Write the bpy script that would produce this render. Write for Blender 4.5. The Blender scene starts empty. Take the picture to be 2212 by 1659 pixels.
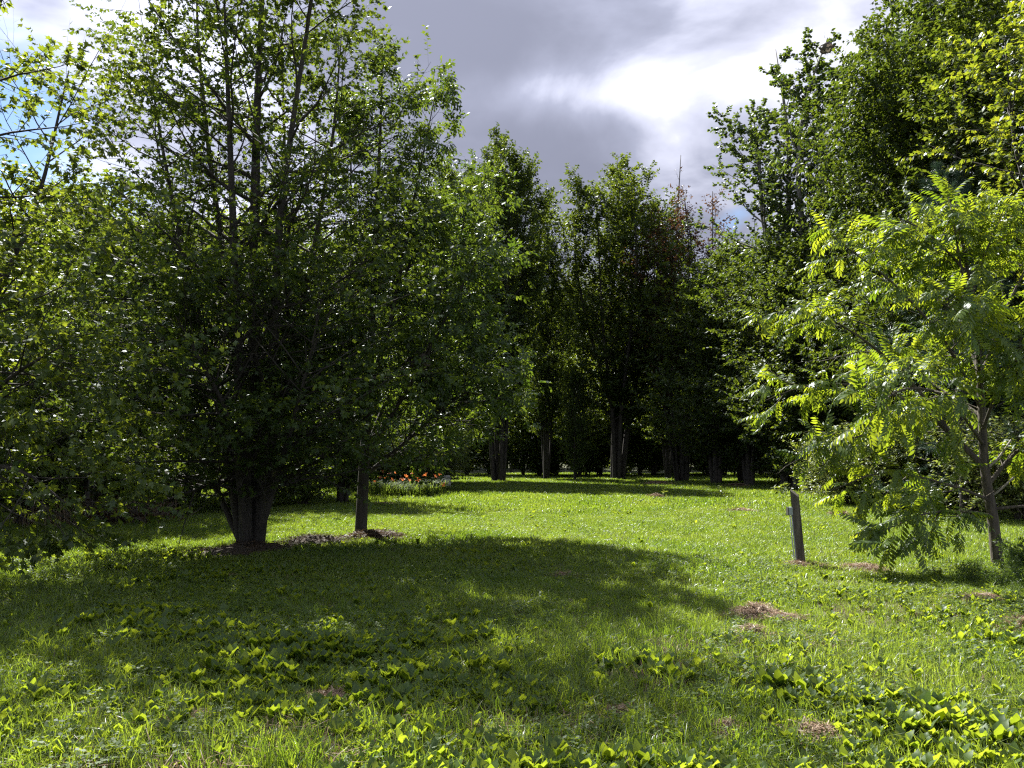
import bpy, math, random
import numpy as np
from mathutils import Matrix, Vector, Euler, noise as mnoise

random.seed(7)
SC = bpy.context.scene
COL = SC.collection
R = math.radians
PI = math.pi

# ------------------------------------------------------------------ camera
CAM_H = 1.6
cam = bpy.data.cameras.new('camera')
cam.lens = 28.25
cam.sensor_width = 36.0
cam.clip_start = 0.05
cam.clip_end = 3000.0
camo = bpy.data.objects.new('camera', cam)
COL.objects.link(camo)
camo.location = (0, 0, CAM_H)
PITCH = 5.05
camo.rotation_euler = (R(90 + PITCH), 0, 0)
SC.camera = camo

# ------------------------------------------------------------------ sky, sun, exposure
SUN_EL, SUN_AZ = 48.8, -26.0            # azimuth from +Y (view axis), negative = to the left
world = bpy.data.worlds.new('World')
SC.world = world
world.use_nodes = True
SKY_STRENGTH = 0.05
CLOUD_GAIN = 6.9


def build_sky():
    nt = world.node_tree
    N, L = nt.nodes, nt.links
    bg = N['Background']
    bg.inputs[1].default_value = SKY_STRENGTH
    sky = N.new('ShaderNodeTexSky')
    sky.sky_type = 'NISHITA'
    sky.sun_disc = False
    sky.sun_elevation = R(SUN_EL)
    sky.sun_rotation = R(SUN_AZ)
    sky.air_density = 1.0
    sky.dust_density = 0.2
    sky.ozone_density = 4.0
    tc = N.new('ShaderNodeTexCoord')
    sep = N.new('ShaderNodeSeparateXYZ')
    L.new(tc.outputs['Generated'], sep.inputs[0])

    def M(op, a, b=None, c=None, clamp=False):
        n = N.new('ShaderNodeMath')
        n.operation = op
        n.use_clamp = clamp
        for i, v in enumerate((a, b, c)):
            if v is None:
                continue
            if isinstance(v, (int, float)):
                n.inputs[i].default_value = v
            else:
                L.new(v, n.inputs[i])
        return n.outputs[0]

    def smooth(v, a, b):
        n = N.new('ShaderNodeMapRange')
        n.interpolation_type = 'SMOOTHSTEP'
        L.new(v, n.inputs[0])
        n.inputs[1].default_value = a
        n.inputs[2].default_value = b
        return n.outputs[0]

    zz = M('ADD', M('MAXIMUM', sep.outputs[2], 0.0), 0.16)
    ux = M('DIVIDE', sep.outputs[0], zz)
    uy = M('DIVIDE', sep.outputs[1], zz)
    comb = N.new('ShaderNodeCombineXYZ')
    L.new(ux, comb.inputs[0])
    L.new(uy, comb.inputs[1])

    def fbm(scale, off, detail=6, rough=0.52, dist=0.25):
        mp = N.new('ShaderNodeMapping')
        mp.inputs['Location'].default_value = off
        L.new(comb.outputs[0], mp.inputs[0])
        n = N.new('ShaderNodeTexNoise')
        n.inputs['Scale'].default_value = scale
        n.inputs['Detail'].default_value = detail
        n.inputs['Roughness'].default_value = rough
        n.inputs['Distortion'].default_value = dist
        L.new(mp.outputs[0], n.inputs['Vector'])
        return n.outputs[0]

    def blob(cx, cy, rx, ry, lo=0.15, hi=1.0):
        """soft elliptical mass of cloud standing at (cx, cy) on the cloud layer"""
        a = M('DIVIDE', M('SUBTRACT', ux, cx), rx)
        b = M('DIVIDE', M('SUBTRACT', uy, cy), ry)
        d = M('ADD', M('MULTIPLY', a, a), M('MULTIPLY', b, b))
        return smooth(M('SUBTRACT', 1.0, M('SQRT', d)), 0.0 - lo, hi)

    n1 = fbm(1.1, (3.1, 1.7, 0.0))
    n2 = fbm(2.1, (7.3, -2.2, 0.4), detail=7, rough=0.5, dist=0.35)
    n3 = fbm(0.5, (1.3, 4.2, 0.7), detail=2)
    big = blob(-0.02, 1.75, 1.0, 1.75)            # the broad grey bank over the clearing
    gap = blob(0.56, 1.55, 0.40, 0.8)           # thinner, brighter cloud towards the poplars
    rift = blob(0.57, 2.10, 0.19, 0.32)
    veil = blob(0.10, 1.55, 0.34, 0.17)          # a brighter streak under the bank
    cover = M('ADD', M('ADD', M('MULTIPLY', n1, 0.8), M('MULTIPLY', n3, 0.35)), M('SUBTRACT', M('MULTIPLY', big, 0.75), M('MULTIPLY', rift, 0.45)))
    alpha = smooth(cover, 0.46, 0.60)
    thick0 = M('ADD', M('MULTIPLY', n2, 1.35), M('SUBTRACT', M('ADD', M('MULTIPLY', big, 0.42), M('MULTIPLY', n3, 0.40)), M('ADD', M('MULTIPLY', gap, 0.24), M('MULTIPLY', veil, 0.30))))
    thick = smooth(thick0, 0.50, 1.42)
    cr = N.new('ShaderNodeValToRGB')
    e = cr.color_ramp.elements
    e[0].position, e[0].color = 0.0, (1.35, 1.35, 1.38, 1)          # sunlit thin edges
    e[1].position, e[1].color = 1.0, (0.25, 0.265, 0.35, 1)       # grey bellies
    x = e.new(0.40)
    x.color = (0.64, 0.66, 0.80, 1)
    x = e.new(0.7)
    x.color = (0.35, 0.37, 0.48, 1)
    L.new(thick, cr.inputs[0])
    mixc = N.new('ShaderNodeVectorMath')
    mixc.operation = 'SCALE'
    L.new(cr.outputs[0], mixc.inputs[0])
    sd = N.new('ShaderNodeVectorMath')
    sd.operation = 'DOT_PRODUCT'
    L.new(tc.outputs['Generated'], sd.inputs[0])
    sd.inputs[1].default_value = (math.sin(R(SUN_AZ)) * math.cos(R(SUN_EL)), math.cos(R(SUN_AZ)) * math.cos(R(SUN_EL)), math.sin(R(SUN_EL)))
    glow = M('MULTIPLY', smooth(sd.outputs['Value'], 0.70, 1.0), M('SUBTRACT', 1.0, M('MULTIPLY', thick, 0.8)))
    L.new(M('MULTIPLY', CLOUD_GAIN, M('ADD', 1.0, M('MULTIPLY', glow, 1.3))), mixc.inputs['Scale'])
    mixs = N.new('ShaderNodeMix')
    mixs.data_type = 'RGBA'
    L.new(alpha, mixs.inputs[0])
    L.new(sky.outputs[0], mixs.inputs[6])
    L.new(mixc.outputs[0], mixs.inputs[7])
    L.new(mixs.outputs[2], bg.inputs[0])


build_sky()

sun = bpy.data.lights.new('sun', 'SUN')
sun.energy = 5.0
sun.angle = R(0.55)
sun.color = (1.0, 0.955, 0.87)
suno = bpy.data.objects.new('sun', sun)
COL.objects.link(suno)
SUN_DIR = Vector((math.sin(R(SUN_AZ)) * math.cos(R(SUN_EL)), math.cos(R(SUN_AZ)) * math.cos(R(SUN_EL)), math.sin(R(SUN_EL))))
suno.rotation_euler = SUN_DIR.to_track_quat('Z', 'Y').to_euler()
suno.location = SUN_DIR * 60

SC.view_settings.view_transform = 'Standard'
SC.view_settings.look = 'None'
SC.view_settings.gamma = 1.0
SC.view_settings.exposure = 1.85
SC.view_settings.use_curve_mapping = False
SC.cycles.max_bounces = 6
SC.cycles.diffuse_bounces = 2
SC.cycles.glossy_bounces = 2
SC.cycles.transmission_bounces = 4
SC.cycles.transparent_max_bounces = 6
SC.cycles.caustics_reflective = False
SC.cycles.caustics_refractive = False
SC.cycles.sample_clamp_indirect = 4.0
SC.cycles.use_denoising = False
SC.cycles.pixel_filter_type = 'BLACKMAN_HARRIS'
SC.cycles.filter_width = 1.25

# ------------------------------------------------------------------ helpers
F_PX = 1736.0


def at(px, D):
    """ground X of what stands at column px of the photograph (2212 wide) at D metres"""
    return (px - 1106.0) / F_PX * D


def nrm(v):
    return v / np.maximum(np.linalg.norm(v, axis=-1, keepdims=True), 1e-9)


def gz(x, y):
    """height of the ground, numbers or arrays"""
    x = np.asarray(x, float)
    y = np.asarray(y, float)
    return 0.035 * np.sin(x * 0.55 + 1.3) * np.cos(y * 0.43) + 0.02 * np.sin(x * 1.3 + y * 0.9) + 0.03 * np.sin(y * 0.21 + x * 0.12)


def vnoise(x, y, s, seed=0):
    """smooth value noise on arrays, 0..1"""
    x = np.asarray(x, float) / s + seed * 17.13
    y = np.asarray(y, float) / s - seed * 9.71
    xi, yi = np.floor(x).astype(np.int64), np.floor(y).astype(np.int64)
    xf, yf = x - xi, y - yi
    xf, yf = xf * xf * (3 - 2 * xf), yf * yf * (3 - 2 * yf)

    def h(i, j):
        n = (i * 374761393 + j * 668265263 + seed * 974634777) & 0x7fffffff
        n = ((n ^ (n >> 13)) * 1274126177) & 0x7fffffff
        return ((n ^ (n >> 16)) & 0xffff) / 65535.0
    a, b, c, d = h(xi, yi), h(xi + 1, yi), h(xi, yi + 1), h(xi + 1, yi + 1)
    return (a * (1 - xf) + b * xf) * (1 - yf) + (c * (1 - xf) + d * xf) * yf


def vnoise3(P, sx, sz, seed=0):
    """smooth 3D value noise, 0..1; flattened layers when sz < sx"""
    a = vnoise(P[:, 0] + 0.37 * P[:, 1], P[:, 2] * sx / sz + 0.21 * P[:, 1], sx, seed)
    b = vnoise(P[:, 1] - 0.29 * P[:, 0], P[:, 2] * sx / sz - 0.17 * P[:, 0], sx, seed + 5)
    return 0.5 * (a + b)


def mesh_from(name, verts, faces, mat, tint=None, smooth=False):
    """verts (N,3); faces a (F,k) array or a list of such arrays; tint one number per vertex"""
    me = bpy.data.meshes.new(name)
    if not isinstance(faces, (list, tuple)):
        faces = [faces]
    faces = [np.asarray(f, np.int32) for f in faces if len(f)]
    me.vertices.add(len(verts))
    me.vertices.foreach_set('co', np.ascontiguousarray(verts, np.float32).ravel())
    idx = np.concatenate([f.ravel() for f in faces])
    cnt = np.concatenate([np.full(len(f), f.shape[1], np.int32) for f in faces])
    st = np.concatenate([[0], np.cumsum(cnt)[:-1]]).astype(np.int32)
    me.loops.add(len(idx))
    me.loops.foreach_set('vertex_index', idx)
    me.polygons.add(len(cnt))
    me.polygons.foreach_set('loop_start', st)
    if smooth:
        me.polygons.foreach_set('use_smooth', np.ones(len(cnt), bool))
    me.update(calc_edges=True)
    if tint is not None:
        a = me.attributes.new('tint', 'FLOAT', 'POINT')
        a.data.foreach_set('value', np.ascontiguousarray(tint, np.float32))
    me.materials.append(mat)
    return me


def obj(name, me, parent=None, loc=(0, 0, 0), rot=(0, 0, 0), kind=None):
    o = bpy.data.objects.new(name, me)
    COL.objects.link(o)
    o.location = loc
    o.rotation_euler = rot
    if parent is not None:
        o.parent = parent
    if kind:
        o['kind'] = kind
    return o


def thing(name, label, cat, loc=(0, 0, 0), rotz=0.0, group=None, scale=None):
    o = bpy.data.objects.new(name, None)
    o.empty_display_size = 0.2
    COL.objects.link(o)
    o.location = loc
    o.rotation_euler = (0, 0, rotz)
    if scale is not None:
        o.scale = scale
    o['label'] = label
    o['category'] = cat
    if group:
        o['group'] = group
    return o


def tag(o, label, cat, group=None):
    o['label'] = label
    o['category'] = cat
    if group:
        o['group'] = group
    return o


def dup(root, label, loc, rotz=0.0, scale=(1, 1, 1), group=None):
    """a copy of a thing with copies of its parts"""
    r = root.copy()
    COL.objects.link(r)
    r.location = loc
    r.rotation_euler = (0, 0, rotz)
    r.scale = scale
    r['label'] = label
    if group:
        r['group'] = group
    elif 'group' in r:
        del r['group']
    for ch in list(root.children):
        c = ch.copy()
        COL.objects.link(c)
        c.parent = r
        for g in list(ch.children):
            d = g.copy()
            COL.objects.link(d)
            d.parent = c
    return r


# ------------------------------------------------------------------ materials
def new_mat(name):
    m = bpy.data.materials.new(name)
    m.use_nodes = True
    nt = m.node_tree
    for n in list(nt.nodes):
        nt.nodes.remove(n)
    out = nt.nodes.new('ShaderNodeOutputMaterial')
    return m, nt, out


def leaf_mat(name, dark, light, tdark, tlight, gloss=0.06, rough=0.38, trans=0.5, patch=0.0, inst=0.3):
    """a thin leaf: reflects, lets light through, has a waxy sheen"""
    m, nt, out = new_mat(name)
    N, L = nt.nodes, nt.links
    at_ = N.new('ShaderNodeAttribute')
    at_.attribute_name = 'tint'
    oi = N.new('ShaderNodeObjectInfo')
    f = N.new('ShaderNodeMath')
    f.operation = 'MULTIPLY_ADD'
    L.new(oi.outputs['Random'], f.inputs[0])
    f.inputs[1].default_value = inst
    L.new(at_.outputs['Fac'], f.inputs[2])
    fac = f.outputs[0]
    if patch:
        geo = N.new('ShaderNodeNewGeometry')
        nz = N.new('ShaderNodeTexNoise')
        nz.inputs['Scale'].default_value = patch
        nz.inputs['Detail'].default_value = 3
        L.new(geo.outputs['Position'], nz.inputs['Vector'])
        g = N.new('ShaderNodeMath')
        g.operation = 'MULTIPLY_ADD'
        L.new(nz.outputs[0], g.inputs[0])
        g.inputs[1].default_value = 1.7
        g.inputs[2].default_value = -0.85
        h = N.new('ShaderNodeMath')
        h.operation = 'ADD'
        L.new(fac, h.inputs[0])
        L.new(g.outputs[0], h.inputs[1])
        fac = h.outputs[0]

    def mix(a, b):
        n = N.new('ShaderNodeMix')
        n.data_type = 'RGBA'
        n.clamp_factor = True
        L.new(fac, n.inputs[0])
        n.inputs[6].default_value = (*a, 1)
        n.inputs[7].default_value = (*b, 1)
        return n.outputs[2]
    di = N.new('ShaderNodeBsdfDiffuse')
    L.new(mix(dark, light), di.inputs[0])
    tr = N.new('ShaderNodeBsdfTranslucent')
    L.new(mix(tdark, tlight), tr.inputs[0])
    mx = N.new('ShaderNodeMixShader')
    mx.inputs[0].default_value = trans
    L.new(di.outputs[0], mx.inputs[1])
    L.new(tr.outputs[0], mx.inputs[2])
    gl = N.new('ShaderNodeBsdfGlossy')
    gl.inputs['Roughness'].default_value = rough
    gl.inputs['Color'].default_value = (0.9, 0.95, 1.0, 1)
    lw = N.new('ShaderNodeLayerWeight')
    p = N.new('ShaderNodeMath')
    p.operation = 'POWER'
    L.new(lw.outputs['Facing'], p.inputs[0])
    p.inputs[1].default_value = 4.0
    q = N.new('ShaderNodeMath')
    q.operation = 'MULTIPLY_ADD'
    L.new(p.outputs[0], q.inputs[0])
    q.inputs[1].default_value = gloss * 3.0
    q.inputs[2].default_value = gloss * 0.5
    mg = N.new('ShaderNodeMixShader')
    L.new(q.outputs[0], mg.inputs[0])
    L.new(mx.outputs[0], mg.inputs[1])
    L.new(gl.outputs[0], mg.inputs[2])
    L.new(mg.outputs[0], out.inputs[0])
    return m


def bark_mat(name, a, b, scale=14.0, stretch=0.18, bump=0.6, rough=0.9):
    m, nt, out = new_mat(name)
    N, L = nt.nodes, nt.links
    bs = N.new('ShaderNodeBsdfPrincipled')
    bs.inputs['Roughness'].default_value = rough
    tc = N.new('ShaderNodeTexCoord')
    mp = N.new('ShaderNodeMapping')
    mp.inputs['Scale'].default_value = (1, 1, stretch)
    L.new(tc.outputs['Object'], mp.inputs[0])
    nz = N.new('ShaderNodeTexNoise')
    nz.inputs['Scale'].default_value = scale
    nz.inputs['Detail'].default_value = 6
    nz.inputs['Roughness'].default_value = 0.65
    L.new(mp.outputs[0], nz.inputs['Vector'])
    cr = N.new('ShaderNodeValToRGB')
    cr.color_ramp.elements[0].position = 0.35
    cr.color_ramp.elements[0].color = (*a, 1)
    cr.color_ramp.elements[1].position = 0.68
    cr.color_ramp.elements[1].color = (*b, 1)
    L.new(nz.outputs[0], cr.inputs[0])
    L.new(cr.outputs[0], bs.inputs['Base Color'])
    bp = N.new('ShaderNodeBump')
    bp.inputs['Strength'].default_value = bump
    bp.inputs['Distance'].default_value = 0.03
    L.new(nz.outputs[0], bp.inputs['Height'])
    L.new(bp.outputs[0], bs.inputs['Normal'])
    L.new(bs.outputs[0], out.inputs[0])
    return m


def plain_mat(name, col, rough=0.6, metal=0.0, var=0.0, scale=20.0):
    m, nt, out = new_mat(name)
    N, L = nt.nodes, nt.links
    bs = N.new('ShaderNodeBsdfPrincipled')
    bs.inputs['Roughness'].default_value = rough
    bs.inputs['Metallic'].default_value = metal
    if var:
        tc = N.new('ShaderNodeTexCoord')
        nz = N.new('ShaderNodeTexNoise')
        nz.inputs['Scale'].default_value = scale
        nz.inputs['Detail'].default_value = 5
        L.new(tc.outputs['Object'], nz.inputs['Vector'])
        cr = N.new('ShaderNodeValToRGB')
        cr.color_ramp.elements[0].position = 0.3
        cr.color_ramp.elements[0].color = (*[c * (1 - var) for c in col], 1)
        cr.color_ramp.elements[1].position = 0.7
        cr.color_ramp.elements[1].color = (*[min(1, c * (1 + var)) for c in col], 1)
        L.new(nz.outputs[0], cr.inputs[0])
        L.new(cr.outputs[0], bs.inputs['Base Color'])
    else:
        bs.inputs['Base Color'].default_value = (*col, 1)
    L.new(bs.outputs[0], out.inputs[0])
    return m


MAT = {
    'maple': leaf_mat('maple leaf', (0.022, 0.042, 0.010), (0.050, 0.082, 0.016), (0.068, 0.115, 0.009), (0.18, 0.23, 0.018), gloss=0.03, rough=0.45, trans=0.46, inst=0.0),
    'maple_sun_yellow': leaf_mat('sunlit yellow maple leaf', (0.050, 0.080, 0.012), (0.10, 0.125, 0.018), (0.17, 0.24, 0.012), (0.34, 0.36, 0.020), gloss=0.07, inst=0.0),  # maple leaf with the yellow of sunlight put into its colour
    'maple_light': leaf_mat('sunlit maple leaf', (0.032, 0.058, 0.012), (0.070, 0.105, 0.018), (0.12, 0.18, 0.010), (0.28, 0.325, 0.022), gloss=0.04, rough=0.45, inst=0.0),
    'elder': leaf_mat('ash-leaved tree leaf', (0.024, 0.046, 0.011), (0.052, 0.090, 0.018), (0.075, 0.130, 0.010), (0.19, 0.255, 0.018), gloss=0.045, rough=0.42, trans=0.45, inst=0.0),
    'walnut': leaf_mat('walnut leaf', (0.036, 0.075, 0.014), (0.075, 0.125, 0.018), (0.15, 0.235, 0.010), (0.32, 0.375, 0.018), gloss=0.04, rough=0.40, trans=0.58, inst=0.15),
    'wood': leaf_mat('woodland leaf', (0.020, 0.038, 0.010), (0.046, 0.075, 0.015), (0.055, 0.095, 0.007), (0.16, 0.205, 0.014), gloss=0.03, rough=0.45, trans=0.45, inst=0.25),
    'wood_backlit': leaf_mat('backlit woodland leaf', (0.040, 0.072, 0.013), (0.075, 0.112, 0.018), (0.12, 0.19, 0.010), (0.27, 0.32, 0.020), gloss=0.05, inst=0.2),  # lit copy of the woodland leaf: yellow backlight painted into the colour
    'poplar': leaf_mat('poplar leaf', (0.024, 0.048, 0.015), (0.055, 0.092, 0.026), (0.065, 0.11, 0.012), (0.17, 0.22, 0.022), gloss=0.07, rough=0.42, inst=0.0),
    'brown': leaf_mat('withered leaf', (0.030, 0.020, 0.013), (0.07, 0.040, 0.022), (0.05, 0.025, 0.012), (0.13, 0.065, 0.022), gloss=0.02, inst=0.0),
    'shrub': leaf_mat('shrub leaf', (0.040, 0.068, 0.018), (0.085, 0.115, 0.028), (0.09, 0.14, 0.016), (0.22, 0.26, 0.03), gloss=0.06, inst=0.2),
    'shrub_sunlit': leaf_mat('sunlit shrub leaf', (0.055, 0.085, 0.022), (0.10, 0.125, 0.035), (0.13, 0.185, 0.025), (0.26, 0.30, 0.05), gloss=0.05, inst=0.2),  # light green shrub leaf, made paler to carry the sunlight in its colour
    'needle': leaf_mat('pine needle', (0.022, 0.050, 0.030), (0.045, 0.085, 0.050), (0.02, 0.045, 0.02), (0.05, 0.09, 0.04), gloss=0.06, trans=0.3, inst=0.0),
    'grass': leaf_mat('grass blade', (0.045, 0.088, 0.012), (0.105, 0.138, 0.022), (0.17, 0.285, 0.012), (0.32, 0.41, 0.035), gloss=0.055, patch=0.55, inst=0.35),
    'weed': leaf_mat('weed leaf', (0.032, 0.075, 0.012), (0.065, 0.115, 0.018), (0.165, 0.25, 0.010), (0.31, 0.38, 0.020), gloss=0.04, rough=0.42, trans=0.58, inst=0.45),
    'clover': leaf_mat('clover leaf', (0.035, 0.072, 0.010), (0.075, 0.115, 0.018), (0.13, 0.22, 0.008), (0.28, 0.35, 0.012), gloss=0.025, rough=0.5, inst=0.4),
    'lily': leaf_mat('lily leaf', (0.045, 0.080, 0.020), (0.09, 0.125, 0.03), (0.10, 0.17, 0.015), (0.20, 0.26, 0.03), gloss=0.03, rough=0.5, inst=0.2),
    'straw': leaf_mat('dry grass', (0.16, 0.11, 0.075), (0.34, 0.25, 0.18), (0.14, 0.09, 0.05), (0.26, 0.18, 0.11), gloss=0.02, trans=0.25, inst=0.1),
    'feather': leaf_mat('feathery weed leaf', (0.028, 0.058, 0.014), (0.06, 0.100, 0.022), (0.07, 0.13, 0.012), (0.15, 0.22, 0.02), gloss=0.05, inst=0.2),
    'orange': leaf_mat('orange petal', (0.42, 0.13, 0.05), (0.60, 0.21, 0.08), (0.36, 0.10, 0.03), (0.5, 0.16, 0.04), gloss=0.02, inst=0.1),
    'pink': leaf_mat('pale pink blossom', (0.50, 0.36, 0.34), (0.72, 0.58, 0.54), (0.40, 0.26, 0.22), (0.5, 0.36, 0.3), gloss=0.02, inst=0.1),
    'white': leaf_mat('white blossom', (0.55, 0.53, 0.45), (0.78, 0.76, 0.68), (0.4, 0.4, 0.3), (0.5, 0.5, 0.4), gloss=0.02, inst=0.1),
    'yellow': leaf_mat('yellow blossom', (0.6, 0.45, 0.03), (0.8, 0.62, 0.05), (0.5, 0.4, 0.03), (0.6, 0.5, 0.05), gloss=0.02, inst=0.1),
    'bark': bark_mat('dark bark', (0.015, 0.013, 0.011), (0.050, 0.043, 0.036)),
    'bark_grey': bark_mat('grey bark', (0.08, 0.078, 0.072), (0.24, 0.23, 0.21), scale=9, stretch=0.35, bump=0.35),
    'bark_walnut': bark_mat('walnut bark', (0.030, 0.025, 0.020), (0.105, 0.088, 0.068), scale=22, stretch=0.14, bump=0.9),
    'twig': plain_mat('twig', (0.06, 0.05, 0.04), 0.9),
    'dead': plain_mat('dead wood', (0.22, 0.20, 0.17), 0.9, var=0.3, scale=12),
    'soil': plain_mat('dry thatch', (0.15, 0.108, 0.075), 0.95, var=0.45, scale=30),
    'mould': plain_mat('shaded leaf mould', (0.045, 0.034, 0.024), 0.95, var=0.45, scale=30),  # brown ground under the litter, darkened in colour for the tree shade
    'litter': leaf_mat('shaded fallen leaf', (0.045, 0.030, 0.020), (0.14, 0.10, 0.065), (0.05, 0.03, 0.015), (0.12, 0.08, 0.04), gloss=0.02, trans=0.25, inst=0.1),  # brown leaves, painted darker for the shade edge under the trees
    'post': bark_mat('weathered post wood', (0.035, 0.031, 0.025), (0.13, 0.115, 0.092), scale=26, stretch=0.05, bump=0.5),
    'box': plain_mat('grey painted box', (0.30, 0.35, 0.34), 0.45, 0.0, var=0.08),
    'cover': plain_mat('dark cover plate', (0.06, 0.06, 0.058), 0.5),
    'conduit': plain_mat('grey conduit', (0.28, 0.31, 0.34), 0.45, 0.0, var=0.1),
    'stone': plain_mat('pale block', (0.34, 0.34, 0.31), 0.9, var=0.25, scale=12),
    'web': leaf_mat('silk web', (0.09, 0.075, 0.06), (0.20, 0.17, 0.14), (0.06, 0.05, 0.04), (0.12, 0.1, 0.08), gloss=0.02, inst=0.0),
}


def ground_mat():
    m, nt, out = new_mat('lawn soil')
    N, L = nt.nodes, nt.links
    bs = N.new('ShaderNodeBsdfPrincipled')
    bs.inputs['Roughness'].default_value = 0.95
    geo = N.new('ShaderNodeNewGeometry')

    def noise(scale, detail):
        nz = N.new('ShaderNodeTexNoise')
        nz.inputs['Scale'].default_value = scale
        nz.inputs['Detail'].default_value = detail
        L.new(geo.outputs['Position'], nz.inputs['Vector'])
        return nz.outputs[0]
    fine, broad = noise(18, 6), noise(0.5, 4)
    cr = N.new('ShaderNodeValToRGB')
    e = cr.color_ramp.elements
    e[0].position, e[0].color = 0.30, (0.022, 0.032, 0.010, 1)
    e[1].position, e[1].color = 0.75, (0.085, 0.090, 0.030, 1)
    L.new(fine, cr.inputs[0])
    cr2 = N.new('ShaderNodeValToRGB')
    e = cr2.color_ramp.elements
    e[0].position, e[0].color = 0.35, (0.045, 0.072, 0.014, 1)
    e[1].position, e[1].color = 0.65, (0.075, 0.070, 0.030, 1)
    L.new(broad, cr2.inputs[0])
    mx = N.new('ShaderNodeMix')
    mx.data_type = 'RGBA'
    mx.inputs[0].default_value = 0.5
    L.new(cr.outputs[0], mx.inputs[6])
    L.new(cr2.outputs[0], mx.inputs[7])
    L.new(mx.outputs[2], bs.inputs['Base Color'])
    bp = N.new('ShaderNodeBump')
    bp.inputs['Strength'].default_value = 0.8
    bp.inputs['Distance'].default_value = 0.04
    L.new(fine, bp.inputs['Height'])
    L.new(bp.outputs[0], bs.inputs['Normal'])
    L.new(bs.outputs[0], out.inputs[0])
    return m


# ------------------------------------------------------------------ ground
def build_ground():
    xs = np.concatenate([np.linspace(-700, -60, 12)[:-1], np.linspace(-60, 60, 121), np.linspace(60, 700, 12)[1:]])
    ys = np.concatenate([np.linspace(-300, -12, 8)[:-1], np.linspace(-12, 110, 123), np.linspace(110, 1500, 14)[1:]])
    X, Y = np.meshgrid(xs, ys, indexing='ij')
    Z = gz(X, Y)
    v = np.stack([X, Y, Z], -1).reshape(-1, 3)
    nx, ny = len(xs), len(ys)
    i = np.arange(nx - 1)[:, None] * ny + np.arange(ny - 1)[None]
    f = np.stack([i, i + ny, i + ny + 1, i + 1], -1).reshape(-1, 4)
    o = obj('ground', mesh_from('ground', v, f, ground_mat(), smooth=True), kind='structure')
    return o


build_ground()


# ------------------------------------------------------------------ growing branches
UP = np.array([0.0, 0.0, 1.0])


def perp(d):
    a = np.where(np.abs(d[..., 2:3]) > 0.95, np.array([1.0, 0, 0]), UP)
    u = nrm(np.cross(a, d))
    return u, np.cross(d, u)


def stems_to_array(stems, m=14):
    """list of (points, r0, r1) -> (B,m,3), (B,m), smoothed and resampled"""
    P, Rr = [], []
    for pts, r0, r1 in stems:
        pts = np.asarray(pts, float)
        n = len(pts)
        t = np.linspace(0, n - 1, m)
        # Catmull-Rom
        pp = np.vstack([2 * pts[0] - pts[1], pts, 2 * pts[-1] - pts[-2]])
        i = np.minimum(t.astype(int), n - 2)
        f = (t - i)[:, None]
        a, b, c, d = pp[i], pp[i + 1], pp[i + 2], pp[i + 3]
        P.append(0.5 * (2 * b + (c - a) * f + (2 * a - 5 * b + 4 * c - d) * f ** 2 + (3 * b - a - 3 * c + d) * f ** 3))
        s = np.linspace(0, 1, m)
        Rr.append(r0 * (1 - s) ** 0.9 + r1 * s)
    return np.array(P), np.array(Rr)


def sample(P, Rr, t):
    """points, tangents and radii at t (B,n) along polylines P (B,m,3)"""
    m = P.shape[1]
    x = np.clip(t, 0, 0.9999) * (m - 1)
    i = x.astype(int)
    f = (x - i)[..., None]
    b = np.arange(P.shape[0])[:, None]
    p = P[b, i] * (1 - f) + P[b, i + 1] * f
    d = nrm(P[b, i + 1] - P[b, i])
    r = Rr[b, i] * (1 - f[..., 0]) + Rr[b, i + 1] * f[..., 0]
    return p, d, r


def branches(P, Rr, n, t0, t1, ang, length, rng, up=0.3, wob=0.12, m=6, rratio=0.55, rmax=9, tip=0.12, jit=0.25, flat=1.0):
    """n children on every polyline; ang degrees (or fn of t), length a number or fn(points, t, parent length)"""
    B = P.shape[0]
    t = t0 + (t1 - t0) * (np.arange(n)[None] + rng.random((B, n))) / n
    p, d, r = sample(P, Rr, t)
    plen = np.linalg.norm(np.diff(P, axis=1), axis=-1).sum(1)[:, None]
    u, v = perp(d)
    phi = np.arange(n)[None] * 2.39996 + rng.random((B, 1)) * 6.28 + rng.normal(0, 0.35, (B, n))
    a = np.radians(ang(t) if callable(ang) else np.full_like(t, ang)) * (1 + rng.normal(0, 0.16, t.shape))
    dd = np.cos(a)[..., None] * d + np.sin(a)[..., None] * (np.cos(phi)[..., None] * u + np.sin(phi)[..., None] * v)
    if flat != 1.0:
        dd = nrm(dd * np.array([1.0, 1.0, flat]))
    Ln = length(p, t, plen) if callable(length) else np.full_like(t, length)
    Ln = Ln * (1 + rng.normal(0, jit, t.shape)).clip(0.35, 1.7)
    p, dd, Ln, r = p.reshape(-1, 3), nrm(dd.reshape(-1, 3)), Ln.ravel(), r.ravel()
    K = len(p)
    out = np.empty((K, m, 3))
    out[:, 0] = p
    cur = dd
    for k in range(1, m):
        cur = nrm(cur + np.array([0, 0, up / (m - 1)]) + rng.normal(0, wob, (K, 3)))
        out[:, k] = out[:, k - 1] + cur * (Ln / (m - 1))[:, None]
    s = np.linspace(0, 1, m)[None]
    r0 = np.minimum(r * rratio, rmax)
    ro = r0[:, None] * ((1 - s) + s * tip)
    keep = Ln > 0.02
    return out[keep], ro[keep]


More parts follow.
